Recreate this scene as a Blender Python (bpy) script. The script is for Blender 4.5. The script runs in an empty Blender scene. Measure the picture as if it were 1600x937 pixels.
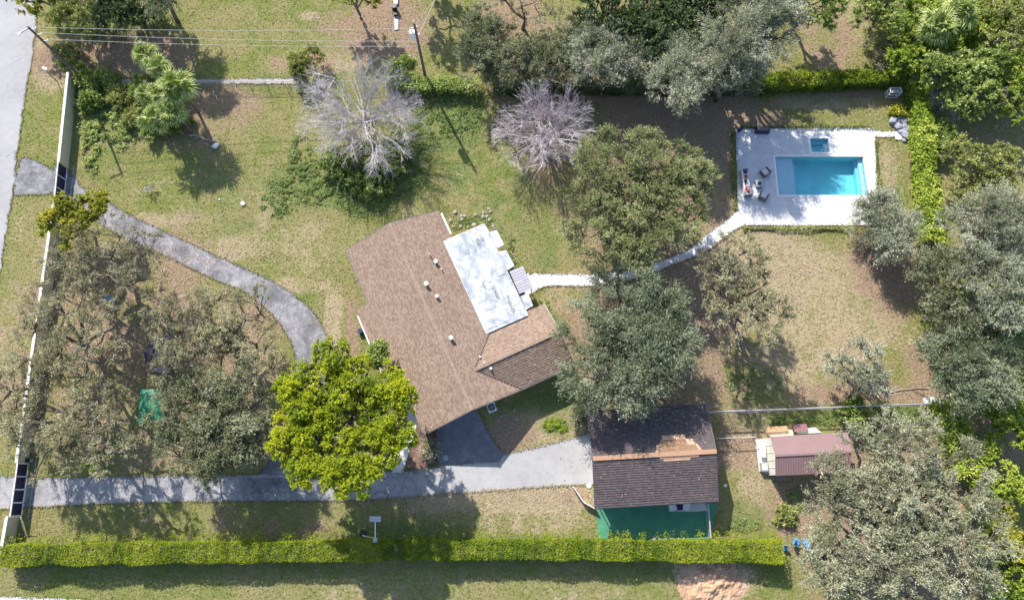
import bpy, bmesh, math, random
import numpy as np
from mathutils import Vector, Matrix, noise

# ------------------------------------------------------------ camera, sky, sun
SC = bpy.context.scene
COL = SC.collection
CAM_H = 80.0
TILT = math.radians(14.7)
FOC = 1110.0
cam_d = bpy.data.cameras.new('camera')
cam_d.sensor_width = 36.0
cam_d.lens = 36.0 * FOC / 1600.0
cam_d.clip_end = 3000
cam = bpy.data.objects.new('camera', cam_d)
COL.objects.link(cam)
cam.location = (0, 0, CAM_H)
cam.rotation_euler = (TILT, 0, 0)
SC.camera = cam

SUN = Vector((-0.594, 1.177, 1.0)).normalized()
w = bpy.data.worlds.new('World')
SC.world = w
w.use_nodes = True
nt = w.node_tree
sky = nt.nodes.new('ShaderNodeTexSky')
sky.sky_type = 'NISHITA'
sky.sun_disc = False
sky.sun_elevation = math.asin(SUN.z)
sky.sun_rotation = math.atan2(SUN.x, SUN.y)
bg = nt.nodes['Background']
nt.links.new(sky.outputs[0], bg.inputs[0])
bg.inputs[1].default_value = 0.135
sd = bpy.data.lights.new('sun', 'SUN')
sd.energy = 4.7
sd.angle = math.radians(0.5)
sd.color = (1.0, 0.94, 0.85)
so = bpy.data.objects.new('sun', sd)
COL.objects.link(so)
so.rotation_euler = SUN.to_track_quat('Z', 'Y').to_euler()
so.location = SUN * 150
SC.view_settings.view_transform = 'Standard'
SC.view_settings.look = 'None'
SC.view_settings.gamma = 1
SC.view_settings.exposure = 0.82
SC.cycles.max_bounces = 5
SC.cycles.diffuse_bounces = 3
SC.cycles.transparent_max_bounces = 8
SC.cycles.use_adaptive_sampling = True

CT, ST = math.cos(TILT), math.sin(TILT)


def P(px, py, z=0.0):
    """world point at height z that the survey photograph shows at pixel px, py"""
    u = (px - 800) / FOC
    v = (468.5 - py) / FOC
    k = (CAM_H - z) / (CT - v * ST)
    return Vector((u * k, (ST + v * CT) * k, z))


def XY(px, py, z=0.0):
    p = P(px, py, z)
    return (p.x, p.y)


def MPP(px, py, z=0.0):
    return P(px + 1, py, z).x - P(px, py, z).x


# ------------------------------------------------------------ materials
def new_mat(name):
    m = bpy.data.materials.new(name)
    m.use_nodes = True
    n = m.node_tree
    return m, n, n.nodes['Principled BSDF']


def nd(n, t, **kw):
    x = n.nodes.new(t)
    for k, v in kw.items():
        if k.startswith('i_'):
            x.inputs[k[2:].replace('_', ' ')].default_value = v
        else:
            setattr(x, k, v)
    return x


def ramp(n, fac, stops):
    r = n.nodes.new('ShaderNodeValToRGB')
    e = r.color_ramp.elements
    while len(e) < len(stops):
        e.new(0.5)
    for i, (p, c) in enumerate(stops):
        e[i].position = p
        e[i].color = (*c, 1) if len(c) == 3 else c
    n.links.new(fac, r.inputs[0])
    return r.outputs[0]


def mixc(n, fac, a, b, mode='MIX'):
    x = n.nodes.new('ShaderNodeMix')
    x.data_type = 'RGBA'
    x.blend_type = mode
    for s, v in ((0, fac), (6, a), (7, b)):
        if hasattr(v, 'is_linked'):
            n.links.new(v, x.inputs[s])
        elif s == 0:
            x.inputs[s].default_value = v
        else:
            x.inputs[s].default_value = (*v, 1)
    return x.outputs[2]


def nmath(n, op, a, b=0.0, clamp=False):
    x = n.nodes.new('ShaderNodeMath')
    x.operation = op
    x.use_clamp = clamp
    for s, v in ((0, a), (1, b)):
        if hasattr(v, 'is_linked'):
            n.links.new(v, x.inputs[s])
        else:
            x.inputs[s].default_value = v
    return x.outputs[0]


def noise_fac(n, scale, detail=3, rough=0.6, vec=None, dist=0.0):
    t = n.nodes.new('ShaderNodeTexNoise')
    t.inputs['Scale'].default_value = scale
    t.inputs['Detail'].default_value = detail
    t.inputs['Roughness'].default_value = rough
    t.inputs['Distortion'].default_value = dist
    if vec is None:
        g = n.nodes.new('ShaderNodeTexCoord')
        vec = g.outputs['Object']
    n.links.new(vec, t.inputs['Vector'])
    return t.outputs['Fac']


def bump(n, bsdf, h, strength=0.4, dist=0.03):
    b = n.nodes.new('ShaderNodeBump')
    b.inputs['Strength'].default_value = strength
    b.inputs['Distance'].default_value = dist
    n.links.new(h, b.inputs['Height'])
    n.links.new(b.outputs[0], bsdf.inputs['Normal'])


def simple(name, col, rough=0.6, metal=0.0, var=0.15, scale=3.0, bmp=0.0):
    m, n, b = new_mat(name)
    f = noise_fac(n, scale, 4)
    lo = tuple(c * (1 - var) for c in col)
    hi = tuple(min(1, c * (1 + var)) for c in col)
    n.links.new(ramp(n, f, [(0.3, lo), (0.7, hi)]), b.inputs['Base Color'])
    b.inputs['Roughness'].default_value = rough
    b.inputs['Metallic'].default_value = metal
    if bmp:
        bump(n, b, noise_fac(n, scale * 8, 3), bmp)
    return m


def patchy(name, stops, s1=0.35, s2=2.5, s3=9.0, rough=0.85, speck=None, cracks=0):
    """weathered paving: two noises through a ramp, fine speckle, cracks"""
    m, n, b = new_mat(name)
    a = noise_fac(n, s1, 5, 0.65, dist=0.6)
    c = noise_fac(n, s2, 5, 0.7)
    d = noise_fac(n, s3, 3, 0.7)
    f = nmath(n, 'MULTIPLY', a, 0.5)
    f = nmath(n, 'ADD', f, nmath(n, 'MULTIPLY', c, 0.32))
    f = nmath(n, 'ADD', f, nmath(n, 'MULTIPLY', d, 0.18))
    col = ramp(n, f, stops)
    if speck:
        v = noise_fac(n, speck[0], 2, 0.5)
        k = ramp(n, v, [(speck[1], (0, 0, 0)), (min(1, speck[1] + 0.05), (1, 1, 1))])
        col = mixc(n, k, col, speck[2])
    if cracks:
        vo = nd(n, 'ShaderNodeTexVoronoi', i_Scale=cracks)
        vo.feature = 'DISTANCE_TO_EDGE'
        tc = n.nodes.new('ShaderNodeTexCoord')
        ad = n.nodes.new('ShaderNodeVectorMath')
        ns = n.nodes.new('ShaderNodeTexNoise')
        ns.inputs['Scale'].default_value = 0.8
        ns.inputs['Detail'].default_value = 4
        n.links.new(tc.outputs['Object'], ns.inputs['Vector'])
        n.links.new(tc.outputs['Object'], ad.inputs[0])
        n.links.new(ns.outputs['Color'], ad.inputs[1])
        n.links.new(ad.outputs[0], vo.inputs['Vector'])
        ck = ramp(n, vo.outputs['Distance'], [(0.010, (1, 1, 1)), (0.030, (0, 0, 0))])
        ck = mixc(n, nmath(n, 'MULTIPLY', ck, 0.55), (0, 0, 0), ramp(n, c, [(0.45, (0, 0, 0)), (0.55, (1, 1, 1))]))
        col = mixc(n, ck, col, (0.07, 0.07, 0.07))
    n.links.new(col, b.inputs['Base Color'])
    b.inputs['Roughness'].default_value = rough
    bump(n, b, d, 0.5, 0.02)
    return m


def leaf_mat(name, c0, c1, c2, trans=0.28, gloss=0.0):
    m = bpy.data.materials.new(name)
    m.use_nodes = True
    n = m.node_tree
    n.nodes.remove(n.nodes['Principled BSDF'])
    out = n.nodes['Material Output']
    at = nd(n, 'ShaderNodeAttribute', attribute_name='tint')
    col = ramp(n, at.outputs['Fac'], [(0.0, c0), (0.5, c1), (1.0, c2)])
    d = n.nodes.new('ShaderNodeBsdfDiffuse')
    t = n.nodes.new('ShaderNodeBsdfTranslucent')
    mx = n.nodes.new('ShaderNodeMixShader')
    mx.inputs[0].default_value = trans
    n.links.new(col, d.inputs[0])
    tc = mixc(n, 0.5, col, (0.30, 0.38, 0.05))
    n.links.new(tc, t.inputs[0])
    n.links.new(d.outputs[0], mx.inputs[1])
    n.links.new(t.outputs[0], mx.inputs[2])
    res = mx.outputs[0]
    if gloss:
        g = n.nodes.new('ShaderNodeBsdfGlossy')
        g.inputs['Roughness'].default_value = 0.45
        g.inputs[0].default_value = (0.9, 0.92, 0.95, 1)
        m2 = n.nodes.new('ShaderNodeMixShader')
        m2.inputs[0].default_value = gloss
        n.links.new(res, m2.inputs[1])
        n.links.new(g.outputs[0], m2.inputs[2])
        res = m2.outputs[0]
    n.links.new(res, out.inputs[0])
    return m


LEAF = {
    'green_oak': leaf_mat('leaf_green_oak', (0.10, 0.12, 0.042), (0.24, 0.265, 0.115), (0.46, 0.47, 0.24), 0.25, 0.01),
    'pale': leaf_mat('leaf_pale_oak', (0.14, 0.15, 0.08), (0.32, 0.33, 0.205), (0.62, 0.62, 0.46), 0.22, 0.01),
    'greybrown': leaf_mat('leaf_grey_brown_oak', (0.15, 0.14, 0.075), (0.32, 0.30, 0.17), (0.58, 0.55, 0.36), 0.22, 0.01),
    'oak': leaf_mat('leaf_oak', (0.085, 0.098, 0.045), (0.200, 0.215, 0.118), (0.42, 0.43, 0.29), 0.22, 0.012),
    'darkoak': leaf_mat('leaf_dark_oak', (0.075, 0.095, 0.050), (0.195, 0.225, 0.135), (0.43, 0.46, 0.33), 0.2, 0.012),
    'dry': leaf_mat('leaf_dry_oak', (0.12, 0.115, 0.06), (0.29, 0.275, 0.165), (0.53, 0.50, 0.35), 0.22, 0.01),
    'silver': leaf_mat('leaf_silver', (0.13, 0.145, 0.085), (0.33, 0.35, 0.245), (0.62, 0.63, 0.50), 0.2, 0.012),
    'yellow': leaf_mat('leaf_yellow_green', (0.13, 0.20, 0.014), (0.32, 0.40, 0.022), (0.58, 0.58, 0.03), 0.3, 0.01),
    'hedge': leaf_mat('leaf_hedge', (0.06, 0.105, 0.008), (0.165, 0.23, 0.012), (0.34, 0.38, 0.03), 0.25, 0.01),
    'broad': leaf_mat('leaf_broad', (0.09, 0.145, 0.028), (0.25, 0.33, 0.080), (0.52, 0.57, 0.20), 0.28, 0.015),
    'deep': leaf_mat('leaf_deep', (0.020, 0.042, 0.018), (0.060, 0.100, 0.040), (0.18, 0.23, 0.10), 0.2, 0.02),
    'lime': leaf_mat('leaf_lime', (0.10, 0.17, 0.014), (0.29, 0.39, 0.050), (0.57, 0.61, 0.13), 0.3, 0.01),
    'olive': leaf_mat('leaf_olive', (0.10, 0.12, 0.030), (0.28, 0.31, 0.095), (0.52, 0.53, 0.20), 0.25, 0.01),
    'gold': leaf_mat('leaf_gold', (0.10, 0.12, 0.015), (0.34, 0.35, 0.04), (0.64, 0.57, 0.08), 0.3, 0.01),
    'weed': leaf_mat('leaf_weed', (0.07, 0.11, 0.03), (0.18, 0.25, 0.075), (0.36, 0.42, 0.19), 0.25, 0.0),
    'straw': leaf_mat('leaf_straw', (0.22, 0.16, 0.115), (0.44, 0.33, 0.24), (0.68, 0.56, 0.45), 0.1, 0.0),
    'palm': leaf_mat('leaf_palm', (0.055, 0.10, 0.02), (0.22, 0.30, 0.06), (0.70, 0.72, 0.34), 0.25, 0.01),
}
M_BARK = simple('bark_grey_brown', (0.17, 0.14, 0.115), 0.9, var=0.35, scale=6)
M_TWIG = simple('twig_pale_grey', (0.34, 0.30, 0.27), 0.9, var=0.25, scale=4)
M_BARE = simple('bare_wood_grey', (0.49, 0.455, 0.46), 0.85, var=0.35, scale=2)
M_MAUVE = simple('bare_wood_mauve', (0.53, 0.47, 0.49), 0.85, var=0.3, scale=2)
M_WHITE = simple('white_paint', (0.80, 0.80, 0.80), 0.5, var=0.05)
M_BEIGE = simple('beige_stucco', (0.58, 0.52, 0.40), 0.9, var=0.08, scale=1.0, bmp=0.2)
M_BLACK = simple('black_plastic', (0.025, 0.025, 0.03), 0.4, var=0.2)
M_GREY = simple('grey_metal', (0.42, 0.43, 0.45), 0.45, 0.3, var=0.12)
M_DGREY = simple('dark_grey_metal', (0.13, 0.13, 0.15), 0.5, 0.2, var=0.15)
M_WOODPOLE = simple('pole_wood', (0.13, 0.11, 0.10), 0.9, var=0.3, scale=5)
M_NAVY = simple('navy_panel', (0.02, 0.024, 0.07), 0.5, var=0.3, scale=1.5)
M_ROCK = simple('rock_pale', (0.34, 0.315, 0.28), 0.9, var=0.3, scale=6, bmp=0.5)
M_ROCKB = simple('rock_blue_grey', (0.30, 0.31, 0.37), 0.85, var=0.35, scale=5, bmp=0.5)
M_BLUE = simple('blue_plastic', (0.13, 0.33, 0.55), 0.4, var=0.15)
M_ORANGE = simple('plywood_orange', (0.50, 0.31, 0.17), 0.75, var=0.2, scale=4)
M_RED = simple('red_fabric', (0.45, 0.06, 0.07), 0.8, var=0.2)
M_CUSH = simple('cushion_white', (0.72, 0.68, 0.68), 0.85, var=0.08, scale=8)
M_WICK = simple('wicker_grey', (0.16, 0.15, 0.17), 0.8, var=0.25, scale=12)
M_WIRE = simple('wire_aluminium', (0.55, 0.55, 0.52), 0.5, 0.0, var=0.1)
M_TERRA = simple('red_brown_dirt', (0.34, 0.16, 0.10), 0.95, var=0.3, scale=4, bmp=0.4)


# ------------------------------------------------------------ object helpers
def tag(o, label=None, cat=None, group=None, kind=None):
    if label:
        o['label'] = label
    if cat:
        o['category'] = cat
    if group:
        o['group'] = group
    if kind:
        o['kind'] = kind
    return o


def link(name, me, mat=None, parent=None):
    o = bpy.data.objects.new(name, me)
    COL.objects.link(o)
    if mat is not None and me is not None and not me.materials:
        me.materials.append(mat)
    if parent is not None:
        o.parent = parent
    return o


def thing(name, label, cat, loc=(0, 0, 0), rz=0.0, group=None):
    o = bpy.data.objects.new(name, None)
    COL.objects.link(o)
    o.empty_display_size = 0.3
    o.location = loc
    o.rotation_euler = (0, 0, rz)
    return tag(o, label, cat, group)


class MB:
    def __init__(self):
        self.v = []
        self.f = []

    def add(self, vs, fs):
        k = len(self.v)
        self.v += [tuple(x) for x in vs]
        self.f += [tuple(i + k for i in f) for f in fs]
        return self

    def box(self, c, s, rz=0.0, rx=0.0, ry=0.0):
        hx, hy, hz = s[0] / 2, s[1] / 2, s[2] / 2
        M = Matrix.Translation(c) @ Matrix.Rotation(rz, 4, 'Z') @ Matrix.Rotation(ry, 4, 'Y') @ Matrix.Rotation(rx, 4, 'X')
        vs = [M @ Vector((x, y, z)) for z in (-hz, hz) for x, y in ((-hx, -hy), (hx, -hy), (hx, hy), (-hx, hy))]
        return self.add(vs, [(3, 2, 1, 0), (4, 5, 6, 7), (0, 1, 5, 4), (1, 2, 6, 5), (2, 3, 7, 6), (3, 0, 4, 7)])

    def bar(self, a, b, wd, ht=None):
        """box bar from a to b"""
        a, b = Vector(a), Vector(b)
        d = b - a
        L = d.length
        q = d.to_track_quat('X', 'Z').to_matrix().to_4x4()
        M = Matrix.Translation((a + b) / 2) @ q
        ht = ht or wd
        vs = [M @ Vector((x, y, z)) for z in (-ht / 2, ht / 2) for x, y in
              ((-L / 2, -wd / 2), (L / 2, -wd / 2), (L / 2, wd / 2), (-L / 2, wd / 2))]
        return self.add(vs, [(3, 2, 1, 0), (4, 5, 6, 7), (0, 1, 5, 4), (1, 2, 6, 5), (2, 3, 7, 6), (3, 0, 4, 7)])

    def tube(self, pts, r, n=6, r2=None, cap=True):
        pts = [Vector(p) for p in pts]
        m = len(pts)
        rings = []
        for i, p in enumerate(pts):
            d = (pts[min(i + 1, m - 1)] - pts[max(i - 1, 0)]).normalized()
            q = d.to_track_quat('Z', 'Y')
            rr = r if r2 is None else r + (r2 - r) * i / (m - 1)
            rings.append([p + q @ Vector((rr * math.cos(a), rr * math.sin(a), 0)) for a in [2 * math.pi * k / n for k in range(n)]])
        fs = []
        for i in range(m - 1):
            for k in range(n):
                fs.append((i * n + k, i * n + (k + 1) % n, (i + 1) * n + (k + 1) % n, (i + 1) * n + k))
        if cap:
            fs.append(tuple(range(n))[::-1])
            fs.append(tuple((m - 1) * n + k for k in range(n)))
        return self.add([p for r_ in rings for p in r_], fs)

    def prism(self, poly, z0, z1):
        n = len(poly)
        area = sum(poly[i][0] * poly[(i + 1) % n][1] - poly[(i + 1) % n][0] * poly[i][1] for i in range(n))
        if area < 0:
            poly = poly[::-1]
        vs = [(p[0], p[1], z0) for p in poly] + [(p[0], p[1], z1) for p in poly]
        fs = [tuple(range(n))[::-1], tuple(range(n, 2 * n))] + [(i, (i + 1) % n, n + (i + 1) % n, n + i) for i in range(n)]
        return self.add(vs, fs)

    def rock(self, c, r, seed=0, flat=0.6):
        bm = bmesh.new()
        bmesh.ops.create_icosphere(bm, subdivisions=2, radius=1.0)
        o = Vector((seed * 3.1, seed * 1.7, seed))
        vs = []
        for v in bm.verts:
            k = 1 + 0.35 * noise.noise(v.co * 1.3 + o)
            vs.append((c[0] + v.co.x * r * k, c[1] + v.co.y * r * k * 0.85, c[2] + v.co.z * r * k * flat))
        fs = [tuple(x.index for x in f.verts) for f in bm.faces]
        bm.free()
        return self.add(vs, fs)

    def build(self, name, mat, parent=None, smooth=False):
        me = bpy.data.meshes.new(name)
        me.from_pydata(self.v, [], self.f)
        me.update()
        if smooth:
            me.shade_smooth()
        return link(name, me, mat, parent)


def np_mesh(name, verts, nper, mat, parent=None, tint=None):
    """verts (N*nper,3): N separate polygons of nper corners"""
    verts = np.asarray(verts, np.float32).reshape(-1, 3)
    nv = len(verts)
    nf = nv // nper
    me = bpy.data.meshes.new(name)
    me.vertices.add(nv)
    me.vertices.foreach_set('co', verts.ravel())
    me.loops.add(nv)
    me.loops.foreach_set('vertex_index', np.arange(nv, dtype=np.int32))
    me.polygons.add(nf)
    me.polygons.foreach_set('loop_start', np.arange(0, nv, nper, dtype=np.int32))
    me.polygons.foreach_set('loop_total', np.full(nf, nper, np.int32))
    me.update()
    if tint is not None:
        a = me.attributes.new('tint', 'FLOAT', 'FACE')
        a.data.foreach_set('value', np.clip(tint, 0, 1).astype(np.float32))
    return link(name, me, mat, parent)


def np_tubes(name, p0, p1, r0, r1, mat, parent=None, sides=3):
    """separate tapered prisms between point arrays"""
    p0 = np.asarray(p0, float)
    p1 = np.asarray(p1, float)
    r0 = np.broadcast_to(np.asarray(r0, float), (len(p0),))
    r1 = np.broadcast_to(np.asarray(r1, float), (len(p0),))
    d = p1 - p0
    d /= np.linalg.norm(d, axis=1, keepdims=True) + 1e-9
    ref = np.where(np.abs(d[:, 2:3]) < 0.9, np.array([[0, 0, 1.0]]), np.array([[1.0, 0, 0]]))
    a = np.cross(d, ref)
    a /= np.linalg.norm(a, axis=1, keepdims=True) + 1e-9
    b = np.cross(d, a)
    quads = []
    ring0, ring1 = [], []
    for k in range(sides):
        t = 2 * math.pi * k / sides
        o = a * math.cos(t) + b * math.sin(t)
        ring0.append(p0 + o * r0[:, None])
        ring1.append(p1 + o * r1[:, None])
    for k in range(sides):
        j = (k + 1) % sides
        quads.append(np.stack([ring0[k], ring0[j], ring1[j], ring1[k]], 1))
    q = np.concatenate(quads, 0)
    return np_mesh(name, q, 4, mat, parent)


def rnd_unit(rg, n):
    v = rg.normal(size=(n, 3))
    return v / np.linalg.norm(v, axis=1, keepdims=True)


def norm(v):
    return v / (np.linalg.norm(v, axis=1, keepdims=True) + 1e-9)


def leaf_quads(rg, pos, axis, L, W, up=0.7):
    """one narrow leaf per position, along axis, facing mostly up"""
    n = len(pos)
    nrm = norm(rnd_unit(rg, n) + np.array([[-0.3, 0.6, 1.5]]) * up)   # leaves turn to the light
    side = norm(np.cross(axis, nrm))
    L = L * rg.uniform(0.6, 1.3, (n, 1))
    W = W * rg.uniform(0.6, 1.3, (n, 1))
    a = pos - axis * L * 0.45
    c = pos + axis * L * 0.55
    return np.stack([a + side * W * 0.55, c, a - side * W * 0.55], 1)


STYLE = {
    # bd boughs/m2, cl clumps per bough, tw twigs, lv leaves/twig, tl twig length, jit twig spread,
    # L W leaf size, gap share of boughs missing, vis twig visibility, rad pull of twigs away from the crown centre
    'oak': dict(bd=.28, cl=15, tw=7, lv=9, tl=0.85, jit=.75, L=0.20, W=0.085, mat='oak', gap=0.04, vis=.6, rad=.6),
    'greenoak': dict(bd=.26, cl=17, tw=7, lv=9, tl=0.85, jit=.7, L=0.20, W=0.085, mat='green_oak', gap=0.03, vis=.6, rad=.7),
    'pale': dict(bd=.27, cl=13, tw=7, lv=10, tl=1.0, jit=.65, L=0.20, W=0.080, mat='pale', gap=0.05, vis=1.5, rad=.8),
    'darkoak': dict(bd=.25, cl=11, tw=9, lv=11, tl=1.45, jit=.5, L=0.25, W=0.075, mat='darkoak', gap=0.03, vis=0.4, rad=1.3),
    'dry': dict(bd=.34, cl=8, tw=7, lv=7, tl=0.75, jit=.8, L=0.17, W=0.08, mat='dry', gap=0.26, vis=1.4, rad=.6),
    'left': dict(bd=.32, cl=9, tw=7, lv=8, tl=0.8, jit=.8, L=0.17, W=0.08, mat='greybrown', gap=0.28, vis=1.3, rad=.6),
    'silver': dict(bd=.27, cl=10, tw=8, lv=13, tl=1.45, jit=.5, L=0.27, W=0.065, mat='silver', gap=0.04, vis=1.3, rad=1.3),
    'wispy': dict(bd=.5, cl=8, tw=7, lv=8, tl=0.7, jit=.9, L=0.19, W=0.07, mat='silver', gap=0.2, vis=1.4, rad=.6),
    'yellow': dict(bd=.34, cl=26, tw=7, lv=8, tl=0.42, jit=.95, L=0.155, W=0.10, mat='yellow', gap=0.03, vis=0.0, rad=.3),
    'broad': dict(bd=.38, cl=10, tw=7, lv=9, tl=0.6, jit=.8, L=0.26, W=0.14, mat='broad', gap=0.0, vis=0.1, rad=.4),
    'deep': dict(bd=.38, cl=10, tw=7, lv=9, tl=0.65, jit=.8, L=0.28, W=0.15, mat='deep', gap=0.0, vis=0.0, rad=.4),
    'lime': dict(bd=.40, cl=10, tw=7, lv=9, tl=0.55, jit=.8, L=0.26, W=0.15, mat='lime', gap=0.0, vis=0.0, rad=.3),
    'olive': dict(bd=.38, cl=10, tw=7, lv=8, tl=0.65, jit=.8, L=0.22, W=0.11, mat='olive', gap=0.08, vis=0.4, rad=.4),
    'gold': dict(bd=.42, cl=10, tw=7, lv=8, tl=0.5, jit=.8, L=0.23, W=0.13, mat='gold', gap=0.04, vis=0.2, rad=.3),
}


def tree(name, label, cat, lobes, h, style, group=None, flat=0.62, seed=None, trunk=None, low=0.0, dens=1.0):
    """lobes: (px, py, radius px) of the crown as surveyed; h height m"""
    st = dict(STYLE[style])
    seed = seed if seed is not None else int(lobes[0][0] * 7 + lobes[0][1] * 13)
    rg = np.random.default_rng(seed)
    Ls = []
    for (px, py, rp, *z) in lobes:
        hh = h * (z[0] if z else 1.0)
        r = rp * MPP(px, py, hh * 0.65)
        rz = min(r * flat, hh * 0.55)
        zc = hh - rz - 0.2
        c = P(px, py, hh * 0.65)
        Ls.append((np.array([c.x, c.y, zc]), r, rz))
    W = sum(r * r for _, r, _ in Ls)
    cen = sum(c * r * r for c, r, _ in Ls) / W
    if trunk:
        b = P(*trunk)
        base = np.array([b.x, b.y, 0.0])
    else:
        base = np.array([cen[0], cen[1], 0.0])
    root = thing(name, label, cat, tuple(base), 0, group)
    C, D, CT_, S0 = [], [], [], []
    br0, br1, ra, rb = [], [], [], []
    top = np.array([0, 0, 0.28 * h]) + np.array([*rg.normal(0, 0.15, 2), 0])
    tr = 0.022 * h + 0.02 * math.sqrt(W)
    for c, r, rz in Ls:
        cl = c - base
        ph = rg.uniform(0, 6.28, 3)
        small = min(1.0, r / 2.2)
        bd = st['bd'] / small ** 2
        nB = max(7, int(bd * dens * math.pi * r * r))
        cand = []
        for _ in range(nB):
            best, bdist = None, -1
            for _k in range(6):
                th = rg.uniform(0, 6.283)
                rho = math.sqrt(rg.uniform(0, 1))
                q_ = (rho * math.cos(th), rho * math.sin(th), rho, th)
                dmin = min([(q_[0] - c2[0]) ** 2 + (q_[1] - c2[1]) ** 2 for c2 in cand] or [9])
                if dmin > bdist:
                    best, bdist = q_, dmin
            cand.append(best)
        rb_ = math.sqrt(1 / bd / math.pi)
        pos, out, nv = [], [], []
        for (ux, uy, rho, th) in cand:
            if rg.uniform() < st['gap']:
                continue
            R = r * (1 + 0.13 * math.sin(3 * th + ph[0]) + 0.10 * math.sin(5 * th + ph[1]) + 0.08 * math.sin(9 * th + ph[2])) * .92
            lowb = rg.uniform() < low + .12
            zb = rz * math.sqrt(max(0, 1 - rho * rho)) * (-.4 if lowb else rg.uniform(.72, 1.0)) + rg.normal(0, .12) * rz
            bc = np.array([cl[0] + ux * R, cl[1] + uy * R, cl[2] + zb - rb_ * .35])
            rr = rb_ * rg.uniform(.75, 1.35)
            nc = max(4, int(st['cl'] * (rr / rb_) ** 2))
            dvec = rnd_unit(rg, nc)
            dvec[:, 2] = np.where(dvec[:, 2] < -.35, -dvec[:, 2], dvec[:, 2])
            pp = bc + dvec * rr * rg.uniform(.45, .95, (nc, 1)) * np.array([[1, 1, .8]])
            ow = np.array([ux * .9, uy * .9, .35])
            dd_ = norm(dvec * .8 + ow * st['rad'])
            pos.append(pp)
            out.append(dd_)
            bt = rg.normal(0, .17)
            nv.append(np.full(nc, bt) + rg.normal(0, .06, nc))
        pos, nv = np.concatenate(pos), np.concatenate(nv)
        out = np.concatenate(out)
        pos[:, 2] = np.maximum(pos[:, 2], .15)
        C.append(pos)
        D.append(out)
        CT_.append(nv)
        # limbs
        k = max(3, int(r * 1.1))
        nodes = [np.array([cl[0], cl[1], cl[2] - 0.25 * rz])]
        for i in range(k):
            a = 2 * math.pi * (i + rg.uniform(-.3, .3)) / k
            nodes.append(np.array([cl[0] + 0.55 * r * math.cos(a), cl[1] + 0.55 * r * math.sin(a), cl[2] + 0.05 * rz]))
        mid = (top + nodes[0]) / 2 + rg.normal(0, 0.25, 3)
        br0 += [top, mid]
        br1 += [mid, nodes[0]]
        ra += [tr * 0.7, tr * 0.6]
        rb += [tr * 0.6, tr * 0.5]
        for nn in nodes[1:]:
            m2 = nodes[0] * 0.5 + nn * 0.5 + rg.normal(0, 0.3, 3) + np.array([0, 0, -0.2])
            br0 += [nodes[0], m2]
            br1 += [m2, nn]
            ra += [tr * 0.45, tr * 0.34]
            rb += [tr * 0.34, tr * 0.22]
        nodes = np.array(nodes)
        sub = rg.permutation(len(pos))[:max(4, int(len(pos) * 0.4))]
        dd = np.linalg.norm(pos[sub][:, None, :] - nodes[None], axis=2)
        nb = nodes[dd.argmin(1)]
        md = nb * 0.45 + pos[sub] * 0.55 + rg.normal(0, 0.18, (len(sub), 3))
        br0 += list(nb) + list(md)
        br1 += list(md) + list(pos[sub])
        ra += [tr * 0.17] * len(sub) + [tr * 0.11] * len(sub)
        rb += [tr * 0.11] * len(sub) + [0.012] * len(sub)
    pos = np.concatenate(C)
    dr = np.concatenate(D)
    ct = np.concatenate(CT_)
    n = len(pos)
    T, K = st['tw'], st['lv']
    tp = np.repeat(pos, T, 0)
    td = norm(np.repeat(dr, T, 0) * 0.9 + rnd_unit(rg, n * T) * st.get('jit', .85) + np.array([[0, 0, 0.1]]))
    tl = st['tl'] * rg.uniform(0.45, 1.2, n * T)
    tt = np.repeat(ct * 0.75 + rg.normal(0, 0.07, n), T) + rg.normal(0, 0.06, n * T)
    lp = np.repeat(tp, K, 0)
    ld = np.repeat(td, K, 0)
    f = np.tile(np.linspace(0.1, 1.0, K), n * T) * np.repeat(tl, K)
    lp = lp + ld * f[:, None] + rg.normal(0, 0.07 * st['tl'] + 0.02, lp.shape)
    ax = norm(ld * 0.9 + rnd_unit(rg, len(ld)) * 0.75)
    quads = leaf_quads(rg, lp, ax, st['L'], st['W'])
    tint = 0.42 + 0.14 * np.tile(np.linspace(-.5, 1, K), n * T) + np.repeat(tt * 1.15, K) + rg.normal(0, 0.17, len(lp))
    # drop anything that would dip below the lawn
    ok = quads[:, :, 2].min(1) > 0.05
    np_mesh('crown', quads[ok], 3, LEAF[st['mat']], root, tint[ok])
    # trunk and limbs
    mb = MB()
    pts = [Vector((0, 0, -0.1)), Vector((0.05 * h * 0.2, 0, 0.12 * h)), Vector(top)]
    mb.tube(pts, tr * 1.3, 8, tr * 0.75)
    mb.build('trunk', M_BARK, root, True)
    np_tubes('limbs', br0, br1, ra, rb, M_BARK, root, 3)
    if st['vis'] > 0.05:
        s = rg.permutation(n * T)[:int(n * T * min(1, 0.22 * st['vis']))]
        np_tubes('twigs', tp[s], tp[s] + td[s] * (tl[s] * 1.02)[:, None], 0.016 + 0.009 * st['vis'], 0.006, M_TWIG, root, 3)
    return root


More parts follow.
